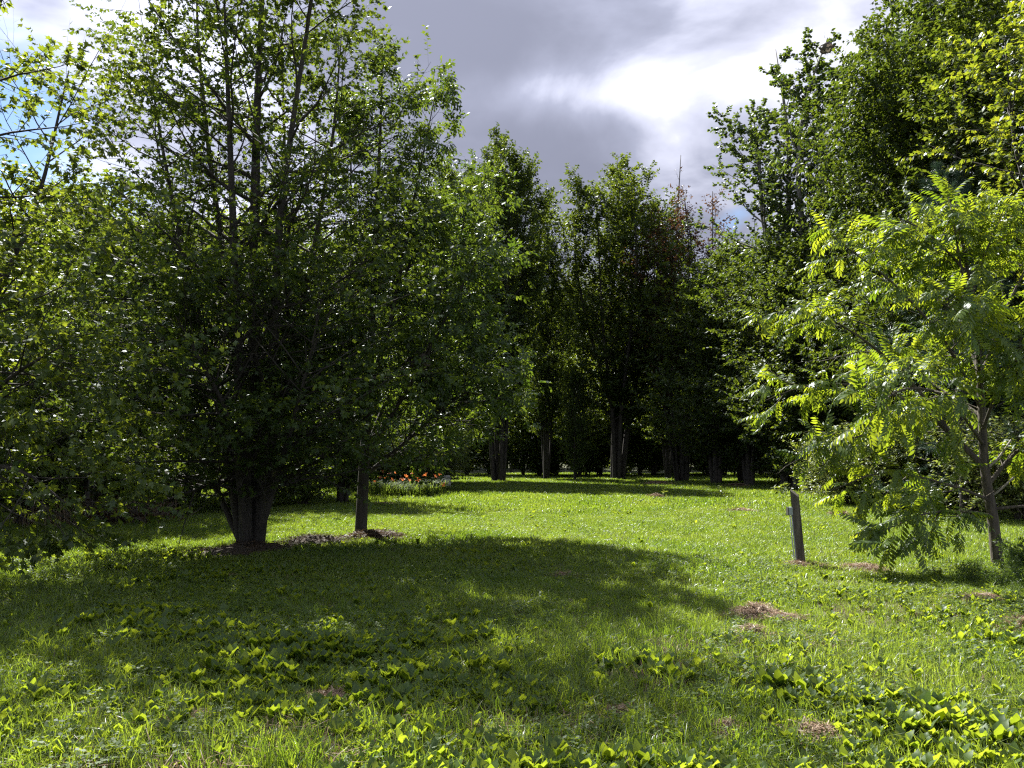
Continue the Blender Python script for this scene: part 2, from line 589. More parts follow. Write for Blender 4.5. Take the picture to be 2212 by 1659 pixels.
def tubes(P, Rr, k=5):
    """verts, quads of round tubes along polylines, closed at the tip by their thinness"""
    B, m, _ = P.shape
    T = nrm(np.gradient(P, axis=1))
    u, v = perp(T)
    th = np.arange(k) / k * 2 * PI
    ring = np.cos(th)[None, None, :, None] * u[:, :, None] + np.sin(th)[None, None, :, None] * v[:, :, None]
    V = (P[:, :, None] + Rr[:, :, None, None] * ring).reshape(-1, 3)
    b = np.arange(B)[:, None, None] * m * k
    i = np.arange(m - 1)[None, :, None] * k
    j = np.arange(k)[None, None]
    j2 = (j + 1) % k
    Fq = np.stack([b + i + j, b + i + j2, b + i + k + j2, b + i + k + j], -1).reshape(-1, 4)
    cap = (np.arange(B)[:, None] * m * k + (m - 1) * k + np.arange(k)[None])
    return V, [Fq, cap]


def leaf_frames(P, Rr, n, rng, t0=0.25, t1=1.0, fwd=0.55, droop=0.35, tilt=0.55, spread=0.9, upright=1.0):
    B = P.shape[0]
    t = t0 + (t1 - t0) * (np.arange(n)[None] + rng.random((B, n))) / n
    p, d, _ = sample(P, Rr, t)
    p, d = p.reshape(-1, 3), d.reshape(-1, 3)
    K = len(p)
    u, v = perp(d)
    phi = (rng.random(K) * 2 * PI)[:, None]
    f = nrm(fwd * d + spread * (np.cos(phi) * u + np.sin(phi) * v) + np.array([0, 0, -droop]) + rng.normal(0, 0.2, (K, 3)))
    n0 = np.array([0, 0, upright]) + rng.normal(0, tilt, (K, 3))
    s = nrm(np.cross(f, n0))
    nn = np.cross(s, f)
    return p, np.stack([s, f, nn], -1)      # columns: side, forward, normal


def scatter_mesh(tv, tf, P, M, size, tint, tt=None):
    """copies of a small template (tv, tf list of arrays) at frames -> verts, faces, tint"""
    N, V = len(P), len(tv)
    vv = P[:, None] + np.einsum('nij,vj->nvi', M, tv) * size[:, None, None]
    off = (np.arange(N) * V)[:, None, None]
    ff = [(np.asarray(f)[None] + off).reshape(-1, np.asarray(f).shape[1]) for f in tf]
    ti = np.repeat(tint[:, None], V, 1)
    if tt is not None:
        ti = ti + tt[None]
    return vv.reshape(-1, 3), ff, ti.ravel()


# ------------------------------------------------------------------ leaf templates (side x, forward y, normal z; unit long)
def t_maple(lobes=5, deep=0.52, width=1.0, cup=0.10):
    pts = [(0, 0)]
    angs = {5: [-118, -88, -58, -28, 0, 28, 58, 88, 118], 3: [-100, -62, -30, 0, 30, 62, 100]}
    if lobes == 5:
        rad = [0.48, 0.40, 0.80, 0.46, 1.0, 0.46, 0.80, 0.40, 0.48]
        an = [-112, -84, -56, -26, 0, 26, 56, 84, 112]
    else:
        rad = [0.42, 0.72, 0.44, 1.0, 0.44, 0.72, 0.42]
        an = [-100, -55, -26, 0, 26, 55, 100]
    c = np.array([0, 0.36])
    o = []
    for a, r in zip(an, rad):
        a = R(a)
        o.append((math.sin(a) * r * 0.62 * width, 0.36 + math.cos(a) * r * 0.64))
    v = [(0, 0.0, 0.0), (0, 0.36, 0.0)] + [(x, y, -cup * (x * x + (y - 0.36) ** 2) * 2.2) for x, y in o]
    k = len(o)
    f = [(1, 2 + i + 1, 2 + i) for i in range(k - 1)] + [(1, 2, 0), (1, 0, 1 + k)]
    return np.array(v), [np.array(f)]


def t_oval(w=0.5, fold=0.12, n=4, curve=0.12, base=0.0, peak=0.45):
    """a pointed oval folded along its midrib"""
    ys = np.linspace(0, 1, n + 1)
    v, f = [], []
    for i, y in enumerate(ys):
        ww = 0.5 * w * (math.sin(PI * min(1, y ** (math.log(0.5) / math.log(peak)))) ** 0.8)
        z = -curve * y * y
        if i in (0, n):
            v.append((0, y, z))
        else:
            v += [(-ww, y, z + fold * ww), (0, y, z), (ww, y, z + fold * ww)]
    # first fan
    f.append((0, 2, 1))
    f.append((0, 3, 2))
    q = []
    for i in range(n - 2):
        a = 1 + 3 * i
        q += [(a, a + 1, a + 4, a + 3), (a + 1, a + 2, a + 5, a + 4)]
    a = 1 + 3 * (n - 2)
    e = a + 3
    f += [(a, a + 1, e), (a + 1, a + 2, e)]
    return np.array(v), [np.array(f)] + ([np.array(q)] if q else [])


def t_rhomb(w=0.55, fold=0.15):
    v = np.array([(0, 0, 0), (-w / 2, 0.45, fold * w), (w / 2, 0.45, fold * w), (0, 1, -0.08)])
    return v, [np.array([(0, 3, 1), (0, 2, 3)])]


def t_round():
    an = np.radians([180, 240, 300, 0, 60, 120])
    v = [(0, 0.5, 0.04)] + [(0.46 * math.sin(a), 0.5 + 0.5 * math.cos(a) * (1.1 if i == 3 else 1), 0) for i, a in enumerate(an)]
    f = [(0, 1 + i, 1 + (i + 1) % 6) for i in range(6)]
    return np.array(v), [np.array(f)]


def t_compound(pairs, leaf, llen=0.34, droop=0.35, ang=62, hang=0.3, term=True, seed=0, taper=0.25, stalk=0.12, m=5):
    """a compound leaf one unit long: paired leaflets on a thin arching rachis"""
    rng = np.random.default_rng(seed)
    lv, lf = leaf
    VV, FF, TT, off = [], {}, [], 0

    def ra(t):
        return np.array([0, t * (1 - 0.12 * droop), -droop * t * t * 0.6])
    rp = np.array([[ra(t) for t in np.linspace(0, 1, m)]])
    rr = np.full((1, m), 0.006)
    v, fs = tubes(rp, rr, 3)
    VV.append(v)
    TT.append(np.full(len(v), 0.25))
    for f in fs:
        FF.setdefault(f.shape[1], []).append(f + off)
    off += len(v)
    spots = []
    for i in range(pairs):
        t = stalk + (0.95 - stalk) * i / max(1, pairs - 0.5)
        for s in (-1, 1):
            spots.append((t, s))
    if term:
        spots.append((0.97, 0))
    for t, s in spots:
        o = ra(t)
        a = R(ang) * (1 - 0.25 * t) * s + rng.normal(0, 0.10)
        h = hang + rng.normal(0, 0.16)
        f = nrm(np.array([math.sin(a), math.cos(a), -h - droop * t * 0.8]))
        n0 = np.array([-0.35 * s * hang + rng.normal(0, 0.18), rng.normal(0, 0.18), 1.0])
        sd = nrm(np.cross(f, n0))
        M = np.stack([sd, f, np.cross(sd, f)], -1)
        L_ = llen * (1 - taper * abs(2 * t - 1.0) ** 2) * (1 + rng.normal(0, 0.08))
        v = o + (lv @ M.T) * L_
        VV.append(v)
        TT.append(np.full(len(v), rng.normal(0, 0.10)))
        for g in lf:
            FF.setdefault(g.shape[1], []).append(np.asarray(g) + off)
        off += len(v)
    return np.vstack(VV), [np.vstack(x) for x in FF.values()], np.concatenate(TT)


def t_needles(n=16, L=1.0, w=0.03, seed=0):
    rng = np.random.default_rng(seed)
    V, Fc = [], []
    for i in range(n):
        t = rng.random() * 0.75
        ph = rng.random() * 2 * PI
        a = R(38 + rng.normal(0, 12))
        d = np.array([math.sin(a) * math.cos(ph), math.cos(a), math.sin(a) * math.sin(ph)])
        s = nrm(np.cross(d, rng.normal(0, 1, 3)))
        o = np.array([0, t, 0])
        b = len(V)
        V += [o - s * w / 2, o + s * w / 2, o + d * (0.55 + 0.2 * rng.random()) * L]
        Fc.append((b, b + 1, b + 2))
    return np.array(V), [np.array(Fc)]


# ------------------------------------------------------------------ assembling one tree
def visible(p, margin=1.08):
    """points of an array that fall inside the photograph's view"""
    c, s = math.cos(R(PITCH)), math.sin(R(PITCH))
    y, z = p[:, 1], p[:, 2] - CAM_H
    dep = y * c + z * s
    hz = -y * s + z * c
    ok = dep > 1
    return ok & (np.abs(p[:, 0]) < margin * dep * 0.637) & (np.abs(hz) < margin * dep * 0.478)


def leaf_objects(root, name, meshes, P, M, size, base, count, rng):
    """the leaves that show largest become parts of their own; returns the mask of those left for the crown"""
    d = np.linalg.norm(P - np.array([0, 0, CAM_H]), axis=1)
    d = np.where(visible(P, 0.98), d, 1e6)
    order = np.argsort(d)[:count]
    order = order[d[order] < 1e5]
    left = np.ones(len(P), bool)
    left[order] = False
    b = np.asarray(base)
    for q, i in enumerate(order):
        o = bpy.data.objects.new(name, meshes[q % len(meshes)])
        COL.objects.link(o)
        o.parent = root
        m4 = Matrix.Identity(4)
        for r in range(3):
            for c in range(3):
                m4[r][c] = M[i, r, c] * size[i]
            m4[r][3] = P[i, r] - b[r]
        o.matrix_basis = m4
    return left


def leaf_meshes(name, templ, mat, tints=(0.2, 0.45, 0.7, 0.95)):
    out = []
    for t in tints:
        ti = np.full(len(templ[0]), t)
        if len(templ) > 2:
            ti = ti + templ[2]
        out.append(mesh_from(name, templ[0], templ[1], mat, ti))
    return out


def assemble(name, label, cat, base, stems, limbs, twigs, leaves, templ, leafmat, bark, rng, singles=0, limb_parts=0, group=None, limb_name='limb', tint_fn=None, kst=9, leaf_name='leaf', cull=None, coarse=None):
    """stems, limbs, twigs are (P, R) in world space; leaves (P, M, size)"""
    base = np.array([base[0], base[1], float(gz(base[0], base[1]))])
    root = thing(name, label, cat, base, group=group)
    sp, sr = stems
    v, f = tubes(sp, sr, kst)
    obj('trunk', mesh_from('trunk', v - base, f, bark, smooth=True), root)
    lp, lr = limbs
    order = np.argsort(-lr[:, 0])
    big = order[:limb_parts]
    for i in big:
        v, f = tubes(lp[i:i + 1], lr[i:i + 1], 6)
        obj(limb_name, mesh_from(limb_name, v - base, f, bark, smooth=True), root)
    rest = order[limb_parts:]
    allv, allf, off = [], {}, 0
    groups_ = []
    if len(rest):
        groups_.append((lp[rest], lr[rest], 4))
    for tw in twigs:
        groups_.append((tw[0], tw[1], 3))
    for a, b_, k in groups_:
        v, fs = tubes(a, b_, k)
        allv.append(v)
        for f in fs:
            allf.setdefault(f.shape[1], []).append(f + off)
        off += len(v)
    if allv:
        obj('twigs', mesh_from('twigs', np.vstack(allv) - base, [np.vstack(x) for x in allf.values()], bark), root, kind='stuff')
    P, M, S = leaves
    if cull is not None:
        k = cull(P)
        P, M, S = P[k], M[k], S[k]
    tint = np.clip(rng.normal(0.45, 0.28, len(P)), 0, 1.1)
    if tint_fn is not None:
        tint = tint_fn(P, tint)
    if singles:
        ms = leaf_meshes(leaf_name, templ, leafmat)
        k = leaf_objects(root, leaf_name, ms, P, M, S, base, singles, rng)
        P, M, S, tint = P[k], M[k], S[k], tint[k]
    templ = coarse or templ
    v, f, t = scatter_mesh(templ[0], templ[1], P, M, S, tint, templ[2] if len(templ) > 2 else None)
    obj('crown', mesh_from('crown', v - base, f, leafmat, t), root, kind='stuff')
    return root


MAPLE = t_maple(5)
MAPLE3 = t_maple(3)
ROUND = t_round()
RHOMB = t_rhomb()
OVAL = t_oval(0.46, 0.15, 3, 0.10)
OVAL2 = t_oval(0.50, 0.15, 2, 0.10)


def clump_lengths(zmin, zmax, prof, rmax):
    def fn(p, t, plen):
        h = np.clip((p[..., 2] - zmin) / (zmax - zmin), 0, 1)
        return rmax * np.interp(h, *zip(*prof))
    return fn


def zpx(y, D):
    """height of what stands at row y of the photograph at D metres"""
    return CAM_H + math.tan(math.atan((829.5 - y) / F_PX) + R(PITCH)) * D


def path(D, pts):
    """design helper: rows (px, py, depth offset) -> points standing at D + offset metres"""
    return [(at(p[0], D + (p[2] if len(p) > 2 else 0)), D + (p[2] if len(p) > 2 else 0), zpx(p[1], D + (p[2] if len(p) > 2 else 0))) for p in pts]


def rooted(pts):
    pts = [tuple(p) for p in pts]
    x, y, _ = pts[0]
    pts[0] = (x, y, float(gz(x, y)) - 0.06)
    return pts


# ------------------------------------------------------------------ the big clump-forming maple
def maple_clump():
    rng = np.random.default_rng(11)
    D = 13.9
    st = [
        (rooted(path(D, [(550, 1190), (549, 950, 0.1), (541, 600, 0.2), (536, 300, 0.2), (540, 0, 0.3), (548, -170, 0.3)])), 0.15, 0.012),
        (rooted(path(D, [(540, 1190, -0.1), (528, 960, -0.3), (505, 700, -0.5), (488, 450, -0.6), (468, 180, -0.7), (450, -60, -0.6)])), 0.12, 0.010),
        (rooted(path(D, [(562, 1190), (572, 950, -0.1), (586, 750, -0.3), (592, 500, -0.5), (612, 300, -0.6), (648, 30, -0.8), (664, -90, -0.9)])), 0.11, 0.010),
        (rooted(path(D, [(566, 1190, 0.1), (592, 950, 0.4), (640, 720, 0.7), (676, 500, 0.9), (708, 280, 1.0), (722, 60, 1.0)])), 0.095, 0.008),
        (rooted(path(D, [(534, 1190), (478, 900, -0.2), (430, 720, -0.4), (382, 540, -0.5), (330, 330, -0.5), (285, 110, -0.4)])), 0.09, 0.008),
        (rooted(path(D, [(548, 1190, 0.2), (520, 900, 0.8), (490, 650, 1.3), (440, 380, 1.6), (400, 100, 1.8), (390, -60, 1.8)])), 0.10, 0.009),
        (rooted(path(D, [(552, 1190, 0.2), (590, 850, 1.2), (610, 600, 1.7), (600, 330, 2.0), (585, 60, 2.1)])), 0.09, 0.008),
        (rooted(path(D, [(545, 1190, -0.2), (500, 930, -1.0), (440, 800, -1.6), (370, 680, -2.0)])), 0.06, 0.008),
        (rooted(path(D, [(558, 1190, -0.2), (620, 960, -0.9), (660, 800, -1.4), (690, 640, -1.6)])), 0.055, 0.008),
        (rooted(path(D, [(538, 1190, 0.1), (440, 1000, 0.1), (330, 880, 0.0), (210, 780, -0.2)])), 0.06, 0.008),
    ]
    sp, sr = stems_to_array(st, 16)
    prof = [(0, 0.75), (0.08, 0.85), (0.3, 1.0), (0.6, 0.9), (0.85, 0.68), (1, 0.34)]
    for q in range(9):
        a = q * 0.7 + rng.random() * 0.4
        r_ = rng.uniform(0.2, 0.34)
        cx, cy = at(550, D) + r_ * math.cos(a), D + r_ * math.sin(a)
        e = rng.uniform(0.35, 0.8)
        st.append((rooted([(cx, cy, 0), (cx + e * 0.5 * math.cos(a), cy + e * 0.5 * math.sin(a), 0.55), (cx + e * math.cos(a), cy + e * math.sin(a), rng.uniform(1.0, 1.7))]), 0.014, 0.004))
    ln = clump_lengths(0.4, 11.6, prof, 2.45)
    lp, lr = branches(sp[:10], sr[:10], 34, 0.10, 0.98, lambda t: 74 - 30 * t, ln, rng, up=0.12, wob=0.10, m=6, rratio=0.5, rmax=0.045)
    ok = lp[:, :, 2].min(1) > 0.75
    lp, lr = lp[ok], lr[ok]
    tp, tr = branches(lp, lr, 13, 0.22, 1.0, 48, lambda p, t, pl: 0.45 * pl * (1 - 0.55 * t) + 0.10, rng, up=0.05, flat=0.3, m=3, rratio=0.55)
    lf = leaf_frames(tp, tr, 20, rng, 0.2, 1.0, fwd=0.6, droop=0.4, tilt=0.45)
    size = rng.uniform(0.065, 0.115, len(lf[0]))

    def tf(P, t):
        top = np.clip((P[:, 2] - 5.5) / 6, 0, 1)
        return t + 0.25 * top * vnoise(P[:, 0] * 2, P[:, 2] * 2, 1.0, 3)
    assemble('maple_tree', 'tall many-stemmed maple in deep shade standing directly left of the slim single-trunk tree', 'tree', (at(550, D), D), (sp, sr), (lp, lr), [(tp, tr)],
             (lf[0], lf[1], size), MAPLE, MAT['maple'], MAT['bark'], rng, singles=300, limb_parts=24, coarse=MAPLE3, tint_fn=tf, cull=lambda P: (P[:, 2] > 0.55 + 0.5 * vnoise(P[:, 0], P[:, 1], 0.8, 5)) & (vnoise3(P, 0.9, 0.42, 7) > 0.33 - 0.05 * np.clip((P[:, 2] - 6) / 4, 0, 1) - 0.1 * (P[:, 2] < 2.2)))


# ------------------------------------------------------------------ overhanging maple on the near left
def maple_edge():
    rng = np.random.default_rng(12)
    b = (-7.95, 9.8)
    x, y = b
    st = [
        ([(x, y, -0.05), (x + 0.1, y, 2.2), (x + 0.25, y - 0.1, 4.6), (x + 0.3, y, 7.2), (x + 0.35, y, 9.4)], 0.14, 0.01),
        ([(x + 0.05, y, 1.2), (x + 0.7, y - 0.3, 3.0), (x + 1.25, y - 0.4, 5.0), (x + 1.6, y - 0.3, 7.2), (x + 1.75, y - 0.2, 8.6)], 0.08, 0.008),
        ([(x + 0.05, y, 1.0), (x + 0.8, y + 0.5, 2.8), (x + 1.4, y + 0.9, 4.8), (x + 1.7, y + 1.1, 7.0)], 0.07, 0.008),
        ([(x + 0.05, y, 0.9), (x + 0.5, y - 0.9, 2.4), (x + 0.7, y - 1.5, 3.8), (x + 0.8, y - 1.8, 5.4)], 0.06, 0.008),
        ([(x + 0.05, y, 0.6), (x + 1.0, y - 0.1, 1.7), (x + 1.9, y - 0.2, 2.5), (x + 2.6, y - 0.3, 2.9)], 0.05, 0.008),
        ([(x + 0.05, y, 0.5), (x + 1.2, y - 0.3, 1.35), (x + 2.2, y - 0.5, 1.45), (x + 2.9, y - 0.6, 1.05)], 0.045, 0.008),
    ]
    sp, sr = stems_to_array(st, 14)
    ln = clump_lengths(0.5, 9.4, [(0, 0.8), (0.25, 1.0), (0.6, 0.8), (0.9, 0.5), (1, 0.3)], 1.65)
    lp, lr = branches(sp, sr, 26, 0.14, 1.0, lambda t: 66 - 22 * t, ln, rng, up=0.1, wob=0.1, m=6, rratio=0.5, rmax=0.035)
    tp, tr = branches(lp, lr, 9, 0.2, 1.0, 48, lambda p, t, pl: 0.5 * pl * (1 - 0.55 * t) + 0.12, rng, up=0.0, m=4, rratio=0.55)
    lf = leaf_frames(tp, tr, 22, rng, 0.15, 1.0, fwd=0.5, droop=0.5, tilt=0.5)
    size = rng.uniform(0.07, 0.12, len(lf[0]))
    assemble('maple_tree', 'maple with pale sunlit lobed leaves reaching in from the left border of the photo', 'tree', b, (sp, sr), (lp, lr), [(tp, tr)],
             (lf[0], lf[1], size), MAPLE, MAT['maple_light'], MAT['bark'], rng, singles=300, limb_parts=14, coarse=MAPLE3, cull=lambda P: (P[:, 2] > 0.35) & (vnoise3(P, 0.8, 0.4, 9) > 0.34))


# ------------------------------------------------------------------ slim tree with ash-like leaves
ELDER = t_compound(2, t_oval(0.42, 0.14, 3, 0.12), llen=0.5, droop=0.4, ang=55, hang=0.35, seed=3, stalk=0.35)
ELDER_C = t_compound(2, t_oval(0.46, 0.14, 2, 0.12), llen=0.5, droop=0.4, ang=55, hang=0.35, seed=3, stalk=0.35, m=2)


def slim_tree():
    rng = np.random.default_rng(13)
    D = 15.9
    st = [
        (rooted(path(D, [(783, 1165), (788, 1020), (793, 880), (800, 700), (806, 500, 0.1), (812, 300, 0.1), (815, 105, 0.1)])), 0.125, 0.008),
        (path(D, [(792, 900), (835, 720, -0.3), (872, 520, -0.5), (905, 350, -0.6), (934, 205, -0.6)]), 0.05, 0.006),
        (path(D, [(790, 940), (765, 720, 0.5), (752, 540, 0.8), (748, 340, 1.0), (752, 240, 1.0)]), 0.045, 0.006),
        (path(D, [(788, 1000), (850, 890, -0.5), (920, 770, -0.9), (980, 650, -1.2), (1030, 560, -1.3)]), 0.05, 0.006),
        (path(D, [(787, 1030), (870, 960, -0.2), (960, 880, -0.4), (1050, 820, -0.6)]), 0.045, 0.006),
        (path(D, [(789, 980), (850, 830, 0.8), (930, 690, 1.3), (985, 540, 1.6), (1010, 430, 1.7)]), 0.05, 0.006),
        (path(D, [(788, 1010), (735, 900, -0.7), (705, 800, -1.0), (690, 690, -1.2)]), 0.04, 0.006),
        (path(D, [(794, 850), (850, 660, 0.2), (900, 520, 0.3), (945, 420, 0.2)]), 0.04, 0.006),
    ]
    sp, sr = stems_to_array(st, 14)
    ln = clump_lengths(1.0, 9.8, [(0, 0.8), (0.2, 1.0), (0.6, 0.75), (0.85, 0.42), (1, 0.14)], 1.3)
    lp, lr = branches(sp, sr, 30, 0.2, 1.0, lambda t: 58 - 16 * t, ln, rng, up=0.2, wob=0.1, m=6, rratio=0.5, rmax=0.03)
    ok = lp[:, :, 2].min(1) > 1.2
    lp, lr = lp[ok], lr[ok]
    tp, tr = branches(lp, lr, 8, 0.2, 1.0, 45, lambda p, t, pl: 0.45 * pl * (1 - 0.5 * t) + 0.1, rng, up=0.15, m=4, rratio=0.55)
    lf = leaf_frames(tp, tr, 6, rng, 0.2, 1.0, fwd=0.7, droop=0.25, tilt=0.4)
    size = rng.uniform(0.16, 0.27, len(lf[0]))
    assemble('slim_tree', 'slim single-trunk tree with glossy ash-like leaves right beside the large dark maple', 'tree', (at(783, D), D), (sp, sr), (lp, lr), [(tp, tr)],
             (lf[0], lf[1], size), ELDER, MAT['elder'], MAT['bark'], rng, singles=300, limb_parts=20, coarse=ELDER_C, cull=lambda P: (P[:, 2] > 1.15) & (vnoise3(P, 0.8, 0.5, 15) > 0.36))


# ------------------------------------------------------------------ walnut on the right
WALNUT = t_compound(7, t_oval(0.35, 0.16, 3, 0.16), llen=0.27, droop=0.5, ang=64, hang=0.55, seed=5, stalk=0.14)
WALNUT_C = t_compound(7, t_oval(0.38, 0.16, 2, 0.16), llen=0.27, droop=0.5, ang=64, hang=0.55, seed=6, stalk=0.14, m=3)


def walnut():
    rng = np.random.default_rng(14)
    D = 11.7
    trunk = [(rooted(path(D, [(2140, 1225), (2134, 1120), (2122, 1010), (2122, 860), (2118, 700), (2104, 560), (2088, 470)])), 0.088, 0.010)]
    sp, sr = stems_to_array(trunk, 18)
    L_ = [
        ([(2128, 1080), (2050, 1050, -0.3), (1910, 1020, -0.5), (1790, 1060, -0.6)], 0.025),
        ([(2121, 1010), (2060, 945, 0.1), (1994, 885, 0.1), (1890, 838, 0.2), (1760, 830, 0.2), (1655, 865, 0.2)], 0.048),
        ([(2060, 945, 0.1), (1950, 800, 0.4), (1820, 700, 0.6), (1705, 665, 0.7)], 0.03),
        ([(2120, 880), (2050, 740, -0.2), (1940, 610, -0.4), (1815, 515, -0.5)], 0.03),
        ([(2118, 760), (2096, 600, -0.2), (2075, 440, -0.2)], 0.025),
        ([(2121, 820), (2190, 660, 0.1), (2270, 520, 0.2)], 0.028),
        ([(2124, 1050), (2200, 970, 0.0), (2330, 890, 0.0)], 0.035),
        ([(2134, 1115), (2080, 1105, -0.6), (1990, 1110, -1.1), (1890, 1150, -1.4)], 0.025),
        ([(2132, 1100), (2230, 1095, -0.3), (2340, 1130, -0.4)], 0.03),
        ([(2121, 960), (2050, 860, -1.0), (1960, 840, -1.9), (1890, 880, -2.3)], 0.028),
        ([(2120, 850), (2120, 720, -0.9), (2090, 640, -1.7)], 0.026),
        ([(2119, 800), (2060, 650, 1.0), (1985, 570, 1.7)], 0.028),
        ([(2119, 740), (2020, 600, 0.1), (1925, 520, 0.2)], 0.025),
        ([(2121, 900), (2020, 830, 0.9), (1900, 760, 1.6), (1780, 780, 2.0)], 0.03),
        ([(2121, 930), (2180, 800, -0.9), (2250, 760, -1.6)], 0.03),
        ([(2110, 640), (2160, 520, 0), (2200, 440, 0.1)], 0.02),
        ([(2106, 590), (2030, 510, -0.3), (1960, 470, -0.5)], 0.02),
        ([(1994, 885, 0.1), (1900, 930, -0.3), (1790, 960, -0.5), (1690, 1010, -0.6)], 0.022),
    ]
    lp, lr = stems_to_array([(path(D, a), r, 0.006) for a, r in L_], 10)
    tp, tr = branches(lp, lr, 13, 0.22, 1.0, 52, lambda p, t, pl: 0.42 + 0.25 * (1 - t), rng, up=0.05, wob=0.14, m=5, rratio=0.6, rmax=0.012)
    up_, ur = branches(sp, sr, 16, 0.45, 1.0, 55, 0.7, rng, up=0.2, m=5, rratio=0.4, rmax=0.014)
    tp, tr = np.concatenate([tp, up_]), np.concatenate([tr, ur])
    lf = leaf_frames(tp, tr, 9, rng, 0.25, 1.0, fwd=0.75, droop=0.25, tilt=0.35, spread=0.8)
    size = rng.uniform(0.28, 0.46, len(lf[0]))
    r = assemble('walnut_tree', 'young walnut with long feather-like bright green leaves beside the leaning post', 'tree', (at(2140, D), D), (sp, sr), (lp, lr), [(tp, tr)],
                 (lf[0], lf[1], size), WALNUT, MAT['walnut'], MAT['bark_walnut'], rng, singles=300, limb_parts=18, coarse=WALNUT_C,
                 cull=lambda P: (P[:, 2] > 0.35) & ~((P[:, 2] < 1.3) & (P[:, 0] > 6.2)) & ~((P[:, 2] < 1.55) & (P[:, 0] < 4.55)) & ~((P[:, 2] > 1.35) & (P[:, 2] < 2.0) & (P[:, 0] < 6.3) & (vnoise(P[:, 0], P[:, 2], 0.5, 8) > 0.52)) & (vnoise3(P, 0.7, 0.5, 18) > 0.33))
    b = np.array(r.location)
    for a, rr in (([(2126, 1075), (2150, 1060, -0.1), (2184, 1030, -0.2)], 0.02), ([(2122, 1015), (2152, 990, -0.1), (2182, 950, -0.15)], 0.022)):
        p, q = stems_to_array([(path(D, a), rr, 0.012)], 6)
        v, f = tubes(p, q, 6)
        o = obj('dead_stub', mesh_from('dead_stub', v - b, f, MAT['dead'], smooth=True), r)
        o['label'] = 'pale leafless dead branch stub'


# ------------------------------------------------------------------ maple high on the right, its sunlit yellow put into the leaf colour
def maple_right():
    rng = np.random.default_rng(15)
    x, y = 11.1, 14.2
    st = [
        ([(x, y, -0.05), (x, y, 3), (x - 0.1, y, 6), (x - 0.1, y, 9), (x - 0.2, y, 11.5)], 0.16, 0.01),
        ([(x, y, 2.6), (x - 0.7, y - 0.4, 5), (x - 1.2, y - 0.6, 7.4), (x - 1.4, y - 0.6, 10.2)], 0.08, 0.008),
        ([(x, y, 2.4), (x - 0.8, y + 0.5, 4.8), (x - 1.3, y + 0.9, 7.2), (x - 1.5, y + 0.8, 9.6)], 0.08, 0.008),
        ([(x, y, 3.0), (x + 0.8, y - 0.3, 5.6), (x + 1.4, y, 8.4)], 0.08, 0.008),
        ([(x, y, 3.0), (x, y - 0.9, 5.2), (x - 0.4, y - 1.6, 7.6)], 0.07, 0.008),
    ]
    sp, sr = stems_to_array(st, 14)
    ln = clump_lengths(2.6, 11.6, [(0, 0.7), (0.3, 1.0), (0.7, 0.75), (1, 0.25)], 1.6)
    lp, lr = branches(sp, sr, 26, 0.25, 1.0, lambda t: 62 - 18 * t, ln, rng, up=0.1, m=6, rratio=0.5, rmax=0.035)
    tp, tr = branches(lp, lr, 9, 0.2, 1.0, 48, lambda p, t, pl: 0.5 * pl * (1 - 0.55 * t) + 0.12, rng, up=0.0, m=4, rratio=0.55)
    lf = leaf_frames(tp, tr, 16, rng, 0.15, 1.0, fwd=0.5, droop=0.55, tilt=0.45)
    size = rng.uniform(0.085, 0.14, len(lf[0]))
    assemble('maple_tree', 'maple with yellow-green sunlit leaves hanging in the top right corner above the walnut', 'tree', (x, y), (sp, sr), (lp, lr), [(tp, tr)],
             (lf[0], lf[1], size), MAPLE3, MAT['maple_sun_yellow'], MAT['bark'], rng, singles=120, limb_parts=10, cull=lambda P: P[:, 2] > 4.2)


maple_clump()
maple_edge()
slim_tree()
walnut()
maple_right()


